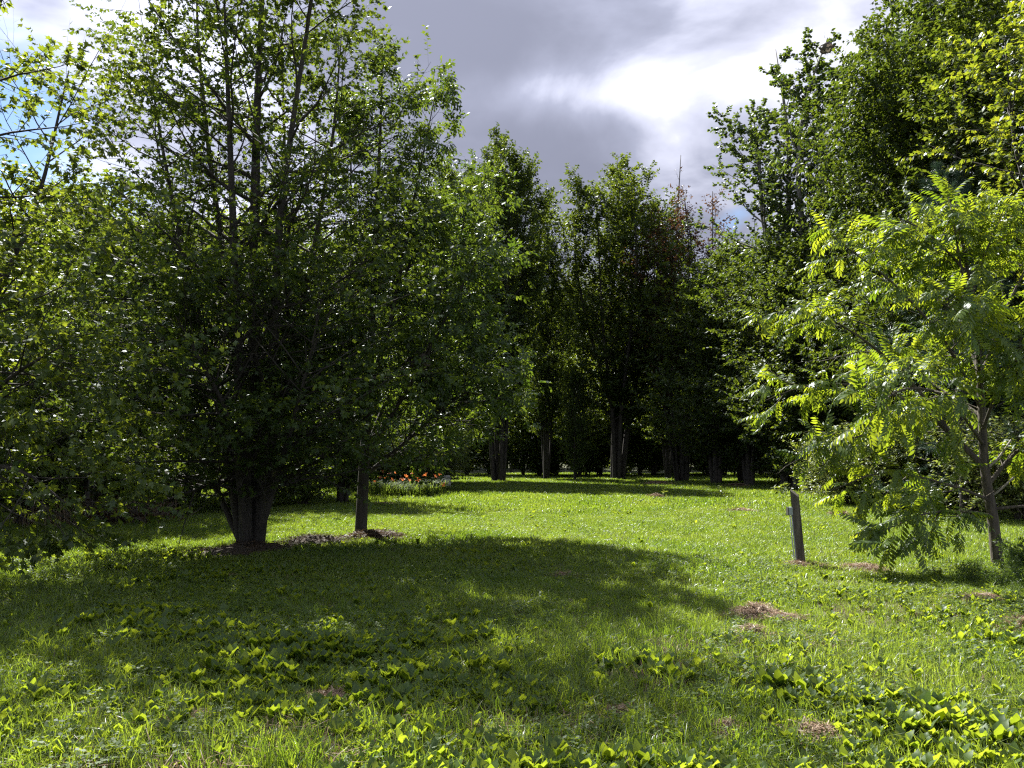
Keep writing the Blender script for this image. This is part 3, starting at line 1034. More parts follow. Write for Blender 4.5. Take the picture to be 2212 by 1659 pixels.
# ------------------------------------------------------------------ woodland trees: a few kinds, each with its own trunk, limbs and crown
def wood_tree(name, seed, H, Rmax, nst, z0, prof, leafmat, templ, nl1, nl2, nlf, lsize, bark='bark', spread=0.25, r0=0.2, ang=(62, 40), up=0.35, clump=0.45, straight=False, leafless_top=0.0):
    """built at the origin; returned as a template thing that is placed by dup()"""
    rng = np.random.default_rng(seed)
    st = []
    for i in range(nst):
        a = i / nst * 2 * PI + rng.random()
        s = 0 if (i == 0) else spread * Rmax * rng.uniform(0.6, 1.3)
        hh = H * (1.0 if i == 0 else rng.uniform(0.72, 0.98))
        c, d = math.cos(a) * s, math.sin(a) * s
        w = lambda k: rng.normal(0, 0.012 * H * k)
        zf = 0.0 if not straight or i == 0 else z0 * rng.uniform(0.7, 1.3)
        st.append(([(0.3 * c * (zf == 0) * 0.4, 0.3 * d * (zf == 0) * 0.4, zf - 0.08), (c * 0.28 + w(.3), d * 0.28 + w(.3), zf + (hh - zf) * 0.25), (c * 0.66 + w(.7), d * 0.66 + w(.7), zf + (hh - zf) * 0.5), (c * 0.95 + w(1), d * 0.95 + w(1), zf + (hh - zf) * 0.77), (c + w(1), d + w(1), hh)],
                   r0 * (1 if i == 0 else 0.7), 0.015))
    sp, sr = stems_to_array(st, 16)
    ln = clump_lengths(z0, H, prof, Rmax)
    lp, lr = branches(sp, sr, nl1, z0 / H * 0.9, 0.96, lambda t: ang[0] - (ang[0] - ang[1]) * t, ln, rng, up=up, wob=0.1, m=6, rratio=0.45, rmax=0.09)
    tp, tr = branches(lp, lr, nl2, 0.15, 1.0, 48, lambda p, t, pl: clump * pl * (1 - 0.5 * t) + 0.15, rng, up=0.3, m=4, rratio=0.5)
    lf = leaf_frames(tp, tr, nlf, rng, 0.1, 1.0, fwd=0.5, droop=0.35, tilt=0.7)
    P, M = lf
    size = rng.uniform(0.75, 1.3, len(P)) * lsize
    tl = np.repeat(np.linalg.norm(tp[:, -1] - tp[:, 0], axis=1), nlf)
    keep = (P[:, 2] > 0.3) & (rng.random(len(P)) < np.clip(tl / np.median(tl), 0.12, 1.0))
    if leafless_top:
        keep &= (rng.random(len(P)) > np.clip((P[:, 2] - H * (1 - leafless_top)) / (H * leafless_top * 0.8), 0, 0.97))
    P, M, size = P[keep], M[keep], size[keep]
    root = thing(name, 'x', 'tree')
    v, f = tubes(sp, sr, 7)
    obj('trunk', mesh_from('trunk', v, f, MAT[bark], smooth=True), root)
    v1, f1 = tubes(lp, lr, 4)
    v2, f2 = tubes(tp, tr, 3)
    fs = {}
    for f, o_ in ((f1, 0), (f2, len(v1))):
        for g in f:
            fs.setdefault(g.shape[1], []).append(g + o_)
    obj('limbs', mesh_from('limbs', np.vstack([v1, v2]), [np.vstack(g) for g in fs.values()], MAT[bark]), root, kind='stuff')
    tint = np.clip(rng.normal(0.42, 0.28, len(P)), 0, 1.1)
    v, f, t = scatter_mesh(templ[0], templ[1], P, M, size, tint, templ[2] if len(templ) > 2 else None)
    obj('crown', mesh_from('crown', v, f, MAT[leafmat], t), root, kind='stuff')
    return root


PROF_OVAL = [(0, 0.55), (0.2, 0.95), (0.45, 1.0), (0.75, 0.65), (1, 0.12)]
PROF_SPIRE = [(0, 0.7), (0.25, 1.0), (0.55, 0.75), (0.8, 0.4), (1, 0.08)]
KIND = {}
KIND['vase'] = wood_tree('silver_maple', 21, 20.0, 2.8, 7, 4.2, PROF_OVAL, 'wood', RHOMB, 30, 14, 31, 0.155, spread=0.85, r0=0.16, ang=(56, 32), up=0.5)
KIND['broad'] = wood_tree('broadleaf_tree', 22, 18.0, 4.2, 4, 2.6, PROF_OVAL, 'wood', RHOMB, 38, 16, 34, 0.165, spread=0.4, r0=0.2)
KIND['spire'] = wood_tree('broadleaf_tree', 23, 19.0, 3.1, 5, 3.4, PROF_SPIRE, 'wood', RHOMB, 36, 14, 28, 0.15, spread=0.5, r0=0.14, ang=(60, 34), up=0.45)
KIND['small'] = wood_tree('understory_tree', 24, 10.0, 2.7, 4, 0.7, PROF_OVAL, 'wood', RHOMB, 30, 12, 30, 0.135, spread=0.45, r0=0.13)
KIND['light'] = wood_tree('understory_tree', 25, 9.0, 2.7, 4, 0.6, PROF_OVAL, 'wood_backlit', RHOMB, 30, 12, 28, 0.135, spread=0.45, r0=0.11)
KIND['poplar'] = wood_tree('poplar_tree', 26, 21.0, 2.9, 4, 6.0, [(0, 0.7), (0.3, 1.0), (0.6, 0.8), (1, 0.2)], 'poplar', ROUND, 21, 9, 33, 0.11, bark='bark_grey', spread=0.55, r0=0.22, ang=(58, 38), up=0.5, clump=0.32, straight=True)
KIND['withered'] = wood_tree('withered_tree', 27, 19.0, 1.9, 9, 6.0, PROF_SPIRE, 'brown', RHOMB, 20, 9, 14, 0.14, spread=0.9, r0=0.11, ang=(50, 26), up=0.6, leafless_top=0.34)
KIND['shrub'] = wood_tree('shrub', 28, 2.4, 0.85, 7, 0.1, [(0, 0.8), (0.5, 1.0), (1, 0.5)], 'shrub', OVAL2, 20, 8, 11, 0.085, spread=0.9, r0=0.03, bark='twig')

KIND['bright'] = wood_tree('shrub', 29, 2.4, 0.95, 8, 0.05, [(0, 0.9), (0.5, 1.0), (1, 0.6)], 'shrub_sunlit', OVAL2, 22, 8, 14, 0.075, spread=0.9, r0=0.022, bark='twig')


def pine_kind():
    rng = np.random.default_rng(31)
    H = 9.5
    sp, sr = stems_to_array([([(0, 0, -0.08), (0.05, 0, 3), (0, 0.05, 6), (0, 0, H)], 0.13, 0.012)], 14)
    lp, lr = branches(sp, sr, 75, 0.08, 0.99, lambda t: 84 - 30 * t, clump_lengths(0.4, H, [(0, 0.9), (0.15, 1.0), (0.6, 0.62), (1, 0.06)], 2.3), rng, up=0.18, wob=0.06, m=6, rratio=0.3, rmax=0.03)
    tp, tr = branches(lp, lr, 11, 0.25, 1.0, 42, lambda p, t, pl: 0.32 * pl * (1 - 0.6 * t) + 0.12, rng, up=0.2, m=3, rratio=0.6)
    P, M = leaf_frames(tp, tr, 5, rng, 0.1, 1.0, fwd=1.0, droop=-0.1, tilt=0.6, spread=0.35)
    nd = t_needles(14, 0.9, 0.035, 2)
    root = thing('pine_tree', 'x', 'tree')
    v, f = tubes(sp, sr, 8)
    obj('trunk', mesh_from('trunk', v, f, MAT['bark'], smooth=True), root)
    v1, f1 = tubes(lp, lr, 4)
    obj('limbs', mesh_from('limbs', v1, f1, MAT['bark']), root, kind='stuff')
    v, f, t = scatter_mesh(nd[0], nd[1], P, M, rng.uniform(0.17, 0.25, len(P)), np.clip(rng.normal(0.5, 0.3, len(P)), 0, 1))
    obj('crown', mesh_from('crown', v, f, MAT['needle'], t), root, kind='stuff')
    return root


KIND['pine'] = pine_kind()
used_kind = set()
HK = {'vase': 20.0, 'broad': 18.0, 'spire': 19.0, 'small': 10.0, 'light': 9.0, 'poplar': 21.0, 'withered': 19.0, 'shrub': 2.4, 'bright': 2.4, 'pine': 9.5}


def plant(kind, px, D, H, label, rz=None, group=None, wide=1.0, x=None):
    """the first of a kind is the template itself, then copies"""
    X = at(px, D) if x is None else x
    s = H / HK[kind]
    w = s * wide
    loc = (X, D, float(gz(X, D)))
    rz = random.uniform(0, 6.28) if rz is None else rz
    k = KIND[kind]
    if kind not in used_kind:
        used_kind.add(kind)
        k.location, k.rotation_euler, k.scale = loc, (0, 0, rz), (w, w, s)
        k['label'] = label
        if group:
            k['group'] = group
        return k
    return dup(k, label, loc, rz, (w, w, s), group)


# row across the end of the clearing
plant('vase', 1080, 47, 21.3, 'tallest dark tree across the clearing, its thick clump of trunks right of the lily bed', rz=0.4, wide=1.05)
plant('vase', 1330, 51, 21.0, 'many-stemmed tree across the clearing whose trunks fan out, left of the leafless twig tops', rz=2.1, wide=1.25)
plant('spire', 965, 45, 18.3, 'narrow green tree with a single greyish trunk standing just behind the lily bed', wide=0.85)
plant('spire', 1180, 53, 18.6, 'slender tree filling the gap between the two largest trees across the clearing', wide=0.8)
plant('withered', 1470, 49, 20.4, 'half dead tree with reddish brown leaves and bare twig tops', rz=0.5, wide=1.15)
plant('spire', 1440, 52, 15.8, 'dark green tree hugging the half dead brown tree', wide=0.9)
plant('broad', 1600, 46, 14.2, 'rounded dark green tree below the open patch of sky beside the poplars', wide=0.95)
plant('small', 1545, 44, 12.6, 'lower leafy tree at the right foot of the half dead brown tree', wide=1.1)
plant('small', 1690, 36, 11.4, 'mid green leafy tree in front of the foot of the poplars', wide=1.15)
plant('small', 1790, 33.5, 9.6, 'dark green leafy tree hiding the lower trunks of the poplars', wide=1.2)
plant('small', 1615, 41, 11.5, 'leafy tree standing before the rounded dark tree below the open sky', wide=1.1)
plant('broad', 1760, 47, 14.0, 'dark broad tree behind the foot of the poplars', wide=1.0)
plant('small', 1240, 50, 7.0, 'thin leaning sapling with a bare dark stem under the tall trees across the clearing', wide=0.6)
# right edge of the wood
plant('poplar', 1722, 38, 21.6, 'poplar with pale grey limbs and open round-leaved crown nearest the gap in the trees', rz=1.0, wide=1.28)
plant('poplar', 1850, 36, 16.5, 'shorter poplar squeezed between the two tall poplars', rz=3.9, wide=0.9)
plant('poplar', 1960, 33, 21.5, 'tall poplar with a web tent near its top and crooked grey limbs', rz=2.5, wide=1.25)
plant('broad', 2050, 25, 16.8, 'big rounded green tree rising behind the bluish pine', rz=0.3, wide=1.0)
plant('spire', 2210, 22, 15.5, 'dense green tree cut by the right border behind the sunlit yellow-green maple', wide=1.2)
plant('pine', 2075, 20.5, 9.2, 'bluish green pine behind the top of the walnut', wide=1.0)
plant('small', 1900, 31, 9.5, 'leafy understory tree behind the left side of the walnut crown', wide=1.15)
plant('small', 2010, 27, 8.5, 'dark understory tree behind the middle of the walnut crown', wide=1.1)
plant('broad', 1830, 42, 11.0, 'dense dark tree at the foot of the tall web-topped poplar', wide=1.0)
plant('broad', 1960, 38, 12.5, 'dense dark tree behind the walnut and the crooked poplar', wide=1.0)
plant('small', 2160, 23.5, 7.0, 'dark leafy understory tree behind the walnut trunk', wide=1.2)
# left of the clearing, behind the big maple
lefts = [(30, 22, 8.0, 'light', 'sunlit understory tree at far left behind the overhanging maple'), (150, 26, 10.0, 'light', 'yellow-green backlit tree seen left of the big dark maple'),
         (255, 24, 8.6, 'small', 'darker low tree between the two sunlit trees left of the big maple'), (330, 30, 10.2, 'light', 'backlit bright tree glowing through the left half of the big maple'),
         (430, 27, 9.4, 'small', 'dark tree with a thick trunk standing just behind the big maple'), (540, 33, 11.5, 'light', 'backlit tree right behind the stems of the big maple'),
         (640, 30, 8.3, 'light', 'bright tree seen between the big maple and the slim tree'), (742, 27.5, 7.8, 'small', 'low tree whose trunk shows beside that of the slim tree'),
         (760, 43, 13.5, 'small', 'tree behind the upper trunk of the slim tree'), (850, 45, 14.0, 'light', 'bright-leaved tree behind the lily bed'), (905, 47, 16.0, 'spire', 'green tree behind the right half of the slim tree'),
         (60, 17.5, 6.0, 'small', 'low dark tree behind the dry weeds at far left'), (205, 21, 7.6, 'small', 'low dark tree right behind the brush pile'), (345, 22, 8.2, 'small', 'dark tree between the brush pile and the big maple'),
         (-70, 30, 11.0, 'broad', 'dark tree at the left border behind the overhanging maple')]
for px, D, H, k, lab in lefts:
    plant(k, px, D, H, lab)
rng0 = np.random.default_rng(5)
# rear rows: they close the wood
GL = 'rear rows of woodland trees on the left'
for px in range(-260, 800, 92):
    D = rng0.uniform(42, 54)
    plant(['broad', 'spire', 'small'][rng0.integers(3)], px + rng0.uniform(-25, 25), D, rng0.uniform(9.5, 11.5) * D / 45, 'dark woodland tree in the rear rows behind the big maple', group=GL)
GC = 'rear rows of woodland trees across the clearing'
for j, (D0, D1, step) in enumerate(((73, 77, 90), (84, 90, 84), (97, 106, 92))):
    for px in range(840, 1780, step):
        D = rng0.uniform(D0, D1)
        px_ = px + rng0.uniform(-25, 25)
        top = (9.0, 14.0, 14.5)[j] if not 1480 < px_ < 1640 else (8.0, 12.0, 12.0)[j]
        plant(['broad', 'spire', 'small', 'broad'][rng0.integers(4)], px_, D, rng0.uniform(0.85, 1.05) * top * D / 60, 'dark woodland tree in the rear rows behind the far end of the lawn', group=GC)
GR = 'rear rows of woodland trees on the right'
for D0, D1, step in ((40, 46, 110), (54, 62, 120)):
    for px in range(1800, 2420, step):
        D = rng0.uniform(D0, D1)
        plant(['broad', 'spire'][rng0.integers(2)], px, D, rng0.uniform(14, 17), 'dark woodland tree in the rear rows behind the poplars and the walnut', group=GR)
# understory at the foot of the wood
GU = 'shaded undergrowth shrubs under the far trees'
for px in range(960, 1800, 62):
    D = rng0.uniform(58, 66)
    plant('shrub', px + rng0.uniform(-20, 20), D, rng0.uniform(2.0, 4.0), 'shaded shrub in the undergrowth beneath the trees across the clearing', group=GU, wide=1.3)
GY = 'sunlit young trees under the far trees'
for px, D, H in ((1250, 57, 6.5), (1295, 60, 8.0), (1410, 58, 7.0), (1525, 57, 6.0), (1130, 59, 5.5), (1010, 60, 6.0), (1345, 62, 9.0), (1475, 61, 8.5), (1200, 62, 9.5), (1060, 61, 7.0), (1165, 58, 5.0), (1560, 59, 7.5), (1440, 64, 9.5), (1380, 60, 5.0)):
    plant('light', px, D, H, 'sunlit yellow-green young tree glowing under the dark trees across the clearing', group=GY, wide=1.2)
GU2 = 'undergrowth shrubs left of the big maple'
for px, D, H in ((-60, 16, 2.2), (60, 18, 2.0), (330, 21.5, 1.5), (390, 21, 1.7), (180, 24, 2.4), (660, 25, 2.0), (560, 24, 2.2)):
    plant('shrub', px, D, H, 'leafy shrub in the undergrowth behind the big maple and the brush pile', group=GU2, wide=1.25)
for px, D, H, lab in ((1835, 25.5, 2.0, 'light green rounded shrub at the left end of the sunlit shrubs behind the walnut'), (1915, 24.5, 2.4, 'light green shrub second from the left behind the walnut'),
                      (2000, 24, 2.6, 'tallest light green shrub directly behind the low walnut branches'), (2085, 22.5, 2.3, 'light green shrub close to the left of the walnut trunk'),
                      (2200, 20, 2.3, 'shaded shrub behind the walnut trunk at the right border')):
    plant('bright', px, D, H, lab, wide=1.45)
plant('shrub', 1700, 41, 2.4, 'dark shrub at the shaded right end of the lawn', wide=1.5)
plant('shrub', 1770, 34, 2.0, 'shaded shrub between the dark lawn edge and the walnut crown', wide=1.5)


# ------------------------------------------------------------------ scattered ground cover (one object each)
def scatter(name, label_kind, pts, rot, scl, idx, sources):
    """instances of a few small source meshes on points: grass and other cover that nobody could count"""
    coll = bpy.data.collections.new(name + ' sources')
    for i, me in enumerate(sources):
        coll.objects.link(bpy.data.objects.new('%s_source_%02d' % (name, i), me))
    me = bpy.data.meshes.new(name)
    me.vertices.add(len(pts))
    me.vertices.foreach_set('co', np.ascontiguousarray(pts, np.float32).ravel())
    a = me.attributes.new('turn', 'FLOAT_VECTOR', 'POINT')
    a.data.foreach_set('vector', np.ascontiguousarray(rot, np.float32).ravel())
    a = me.attributes.new('size', 'FLOAT', 'POINT')
    a.data.foreach_set('value', np.ascontiguousarray(scl, np.float32))
    a = me.attributes.new('pick', 'INT', 'POINT')
    a.data.foreach_set('value', np.ascontiguousarray(idx, np.int32))
    o = obj(name, me, kind='stuff')
    ng = bpy.data.node_groups.new(name + ' scatter', 'GeometryNodeTree')
    ng.interface.new_socket('Geometry', in_out='INPUT', socket_type='NodeSocketGeometry')
    ng.interface.new_socket('Geometry', in_out='OUTPUT', socket_type='NodeSocketGeometry')
    N, L = ng.nodes, ng.links
    gi, go = N.new('NodeGroupInput'), N.new('NodeGroupOutput')
    ci = N.new('GeometryNodeCollectionInfo')
    ci.inputs['Collection'].default_value = coll
    ci.inputs['Separate Children'].default_value = True
    ci.inputs['Reset Children'].default_value = True
    ip = N.new('GeometryNodeInstanceOnPoints')
    ip.inputs['Pick Instance'].default_value = True

    def attr(nm, typ):
        n = N.new('GeometryNodeInputNamedAttribute')
        n.data_type = typ
        n.inputs['Name'].default_value = nm
        return n.outputs['Attribute']
    e2r = N.new('FunctionNodeEulerToRotation')
    L.new(attr('turn', 'FLOAT_VECTOR'), e2r.inputs[0])
    L.new(gi.outputs[0], ip.inputs['Points'])
    L.new(ci.outputs[0], ip.inputs['Instance'])
    L.new(attr('pick', 'INT'), ip.inputs['Instance Index'])
    L.new(e2r.outputs[0], ip.inputs['Rotation'])
    L.new(attr('size', 'FLOAT'), ip.inputs['Scale'])
    L.new(ip.outputs[0], go.inputs[0])
    md = o.modifiers.new('scatter', 'NODES')
    md.node_group = ng
    return o


def tuft(seed, n, rad, h0, h1, w, mat, lean=0.5, name='tuft', bias=0.0):
    rng = np.random.default_rng(seed)
    ph = rng.random(n) * 2 * PI
    rr = rad * np.sqrt(rng.random(n))
    o = np.stack([rr * np.cos(ph), rr * np.sin(ph), np.full(n, -0.01)], -1)
    az = rng.random(n) * 2 * PI
    d = np.stack([np.cos(az), np.sin(az), np.zeros(n)], -1)
    ln = np.abs(rng.normal(lean, 0.3, n))[:, None]
    h = rng.uniform(h0, h1, n)[:, None]
    fa = rng.random(n) * 2 * PI
    s = np.stack([np.cos(fa), np.sin(fa), np.zeros(n)], -1) * (w * rng.uniform(0.7, 1.3, n))[:, None]
    a0, a1 = o - s / 2, o + s / 2
    mid = o + UP * h * 0.6 + d * h * ln * 0.3
    b0, b1 = mid - s * 0.42, mid + s * 0.42
    tip = o + UP * h * (1.0 - 0.25 * np.minimum(ln, 1.2)) + d * h * ln
    V = np.stack([a0, a1, b0, b1, tip], 1).reshape(-1, 3)
    k = np.arange(n)[:, None] * 5
    q = k + np.array([[0, 1, 3, 2]])
    t = k + np.array([[2, 3, 4]])
    ti = np.repeat(np.clip(rng.normal(0.32 + bias, 0.25, n), 0, 1), 5)
    return mesh_from(name, V, [q, t], mat, ti)


FEAT = []       # (x, y, r) spots kept free of grass


def ring_points(rng, D0, D1, dens, half=0.70, pad=1.0):
    """random points of the ground the photograph can see between two distances"""
    n = int(dens * (half * (D1 ** 2 - D0 ** 2) + 2 * pad * (D1 - D0)))
    y = np.sqrt(rng.random(n) * (D1 ** 2 - D0 ** 2) + D0 ** 2)
    x = (rng.random(n) * 2 - 1) * (half * y + pad)
    ok = np.ones(n, bool)
    for fx, fy, r in FEAT:
        ok &= (x - fx) ** 2 + ((y - fy)) ** 2 > (r * (0.75 + 0.5 * rng.random(n))) ** 2
    return x[ok], y[ok]


CLIPPINGS = [  # px, D, radius across, height, label
    (1625, 8.05, 0.36, 0.12, 'largest brown heap of dry mown grass in the sunlit lawn near the leaning post'),
    (1688, 7.9, 0.26, 0.06, 'flat brown clippings spread at the right side of the largest dry heap'),
    (1612, 7.25, 0.17, 0.08, 'small peaked heap of dry clippings just in front of the largest dry heap'),
    (1722, 11.5, 0.36, 0.09, 'ring of dry clippings at the foot of the leaning post'),
    (1850, 11.4, 0.50, 0.08, 'strip of dry clippings between the post and the walnut trunk'),
    (1598, 22.3, 0.42, 0.09, 'brown heap of clippings far out in the sunlit lawn, left of the post top'),
    (1805, 21.6, 0.35, 0.12, 'brown heap of clippings half hidden by the tips of the low walnut leaves'),
    (1415, 29.5, 0.42, 0.15, 'rounded brown heap at the edge of the far shadow on the lawn'),
    (1420, 43, 1.3, 0.22, 'wide low brown heap in the dark shade under the far trees'),
    (1590, 40, 0.8, 0.18, 'brown heap in the shade at the right end of the lawn'),
    (1215, 10.7, 0.30, 0.05, 'flat dry patch of clippings at the shadow edge in the middle of the lawn'),
    (490, 10.5, 0.22, 0.05, 'flat brown patch in the shadow in front of the big maple'),
    (830, 26.5, 0.9, 0.06, 'strip of dry clippings on the lawn before the lily bed'),
    (1555, 4.78, 0.15, 0.05, 'dry clippings among the broad weeds at the bottom border'),
    (1745, 4.65, 0.22, 0.06, 'dry clippings under pale leaves near the bottom right border'),
    (2205, 7.4, 0.28, 0.08, 'dry heap of clippings at the right border'),
    (2105, 8.7, 0.35, 0.05, 'dry clippings below the feathery weeds at the right border'),
    (1340, 5.15, 0.20, 0.04, 'dry clippings among weeds in the lower middle of the photo'),
    (715, 5.35, 0.30, 0.04, 'thin dry patch at the lower edge of the large shadow'),
    (425, 4.9, 0.14, 0.04, 'small dry patch in the sunlit weeds at lower left'),
]
for px, D, r, h, lab in CLIPPINGS:
    FEAT.append((at(px, D), D, r * 0.5))
MULCH = [(at(800, 15.6) + 0.15, 15.5, 0.75), (at(690, 14.8), 14.6, 0.8), (at(560, 13.7), 13.5, 0.9)]
for m_ in MULCH:
    FEAT.append((m_[0], m_[1], m_[2] * 0.75))


def grass():
    rng = np.random.default_rng(40)
    g, s = MAT['grass'], MAT['straw']
    src = [tuft(1, 16, 0.07, 0.04, 0.10, 0.0055, g), tuft(2, 16, 0.07, 0.05, 0.12, 0.005, g, 0.6), tuft(3, 14, 0.06, 0.07, 0.17, 0.005, g, 0.5),
           tuft(4, 8, 0.07, 0.04, 0.10, 0.004, s, 0.9), tuft(5, 60, 0.17, 0.05, 0.11, 0.008, g), tuft(6, 60, 0.17, 0.05, 0.13, 0.008, g, 0.6),
           tuft(7, 110, 0.42, 0.06, 0.14, 0.016, g), tuft(8, 110, 0.42, 0.06, 0.15, 0.016, g, 0.6), tuft(9, 18, 0.05, 0.10, 0.20, 0.005, g, 0.55)]
    P, I, S = [], [], []

    def add(x, y, idx, lo, hi):
        P.append(np.stack([x, y, gz(x, y)], -1))
        I.append(idx)
        S.append(rng.uniform(lo, hi, len(x)) * (0.72 + 0.6 * vnoise(x, y, 1.9, 44)))
    x, y = ring_points(rng, 2.6, 9.5, 330)
    r = rng.random(len(x))
    long_ = vnoise(x, y, 0.9, 2)
    dry = vnoise(x, y, 1.1, 6)
    idx = np.where(r < 0.4, 0, np.where(r < 0.75, 1, 2))
    idx = np.where((rng.random(len(x)) < 0.10 + 0.35 * (dry > 0.68)), 3, idx)
    idx = np.where((long_ > 0.66) & (rng.random(len(x)) < 0.06), 8, idx)
    add(x, y, idx, 0.7, 1.25)
    x, y = ring_points(rng, 9.0, 24, 62)
    dry = vnoise(x, y, 1.6, 6)
    idx = np.where(rng.random(len(x)) < 0.5, 4, 5)
    add(x, y, idx, 0.75, 1.25)
    k = rng.random(len(x)) < 0.05 + 0.25 * (dry > 0.7)
    add(x[k], y[k], np.full(k.sum(), 3), 1.0, 1.5)
    x, y = ring_points(rng, 23, 66, 15)
    add(x, y, np.where(rng.random(len(x)) < 0.5, 6, 7), 0.8, 1.3)
    P, I, S = np.concatenate(P), np.concatenate(I), np.concatenate(S)
    rot = np.zeros((len(P), 3))
    rot[:, 2] = rng.random(len(P)) * 2 * PI
    rot[:, :2] = rng.normal(0, 0.08, (len(P), 2))
    scatter('grass', '', P, rot, S, I, src)


# --- broad-leaved weeds
def weed_leaf(profile, teeth, wave, e0, e1, fold, n=7, seed=0):
    """a leaf one unit long that rises at e0 degrees and bends over to e1"""
    rng = np.random.default_rng(seed)
    y, z, V = 0.0, 0.0, []
    for i in range(n + 1):
        t = i / n
        w = 0.5 * np.interp(t, *zip(*profile)) * (1 + (teeth * (1 if i % 2 else -1) if 0 < i < n else 0))
        e = R(e0 + (e1 - e0) * t)
        ny, nz = -math.sin(e), math.cos(e)
        wz = wave * rng.normal(0, 1, 2)
        u = fold * w
        V += [(-w, y + ny * (u + wz[0]), z + nz * (u + wz[0])), (0, y, z), (w, y + ny * (u + wz[1]), z + nz * (u + wz[1]))]
        y += math.cos(e) / n
        z += math.sin(e) / n
    Fq = []
    for i in range(n):
        a = 3 * i
        Fq += [(a, a + 1, a + 4, a + 3), (a + 1, a + 2, a + 5, a + 4)]
    return np.array(V), np.array(Fq)


DOCK = [(0, 0.05), (0.12, 0.06), (0.28, 0.26), (0.5, 0.33), (0.72, 0.34), (0.9, 0.20), (1, 0.03)]
DANDY = [(0, 0.05), (0.15, 0.09), (0.4, 0.19), (0.7, 0.27), (0.88, 0.22), (1, 0.04)]
PLANTAIN = [(0, 0.06), (0.25, 0.08), (0.4, 0.34), (0.62, 0.46), (0.82, 0.36), (1, 0.05)]
SPECIES = {'dock_weed': (DOCK, 0.06, 0.026, 86, 52, 0.16), 'dandelion': (DANDY, 0.24, 0.022, 80, 44, 0.16), 'plantain': (PLANTAIN, 0.02, 0.02, 72, 30, 0.12)}
LEAVES = {}
for k_, a_ in SPECIES.items():
    LEAVES[k_] = []
    for q in range(5):
        pr, te, wa, e0, e1, fo = a_
        v_, f_ = weed_leaf(pr, te, wa, e0 + random.uniform(-14, 10), e1 + random.uniform(-22, 26), fo, seed=q)
        v_[:, 0] += 0.12 * (q - 2) * 0.5 * v_[:, 1] ** 2
        LEAVES[k_].append((v_, f_, mesh_from('weed_leaf', v_, f_, MAT['weed'], np.full(len(v_), (0.1, 0.3, 0.5, 0.65, 0.9)[q]), smooth=True)))


def rosette(kind, seed):
    rng = np.random.default_rng(seed)
    n = int(rng.integers(6, 11))
    V, Fc, T, off = [], [], [], 0
    for i in range(n):
        v, f, _ = LEAVES[kind][rng.integers(5)]
        a = i * 2.4 + rng.normal(0, 0.3)
        s = rng.uniform(0.65, 1.15)
        c, d = math.cos(a), math.sin(a)
        V.append(v @ np.array([[c, d, 0], [-d, c, 0], [0, 0, 1]]) * s)
        Fc.append(f + off)
        T.append(np.full(len(v), np.clip(rng.normal(0.4, 0.28), 0, 1)))
        off += len(v)
    return mesh_from('rosette', np.vstack(V), np.vstack(Fc), MAT['weed'], np.concatenate(T), smooth=True)


def weed_density(x, y):
    """plants per square metre: thick in drifts near the camera and in the shade, thin in the mown lawn"""
    n = vnoise(x, y, 1.1, 9) * 0.65 + vnoise(x, y, 0.45, 10) * 0.35
    near = np.clip((7.4 - y) / 2.4, 0, 1)
    left = np.clip((1.0 - x) / 2.0, 0, 1) * np.clip((14.5 - y) / 3.0, 0, 1)
    right = np.clip((x - 2.2) / 1.2, 0, 1) * np.clip((10.5 - y) / 2.5, 0, 1)
    base = np.maximum(np.maximum(near, 0.8 * left), 0.55 * right)
    drift = np.clip((n - 0.34) / 0.22, 0, 1)
    return (130 + 120 * (y < 7.0)) * base * (0.35 + 0.65 * drift) + 7.0 * (y < 26) * np.clip((n - 0.56) / 0.15, 0, 1)


WEED_LABEL = {
    'dock_weed': 'upright smooth broad-leaved weed plant in the grass along the bottom of the photo',
    'dandelion': 'tooth-edged low weed rosette in the grass along the bottom of the photo',
    'plantain': 'short round-leaved weed rosette in the grass along the bottom of the photo',
}
WEED_GROUP = {'dock_weed': 'broad-leaved weeds in the near grass', 'dandelion': 'tooth-leaved weeds in the near grass', 'plantain': 'round-leaved weeds in the near grass'}


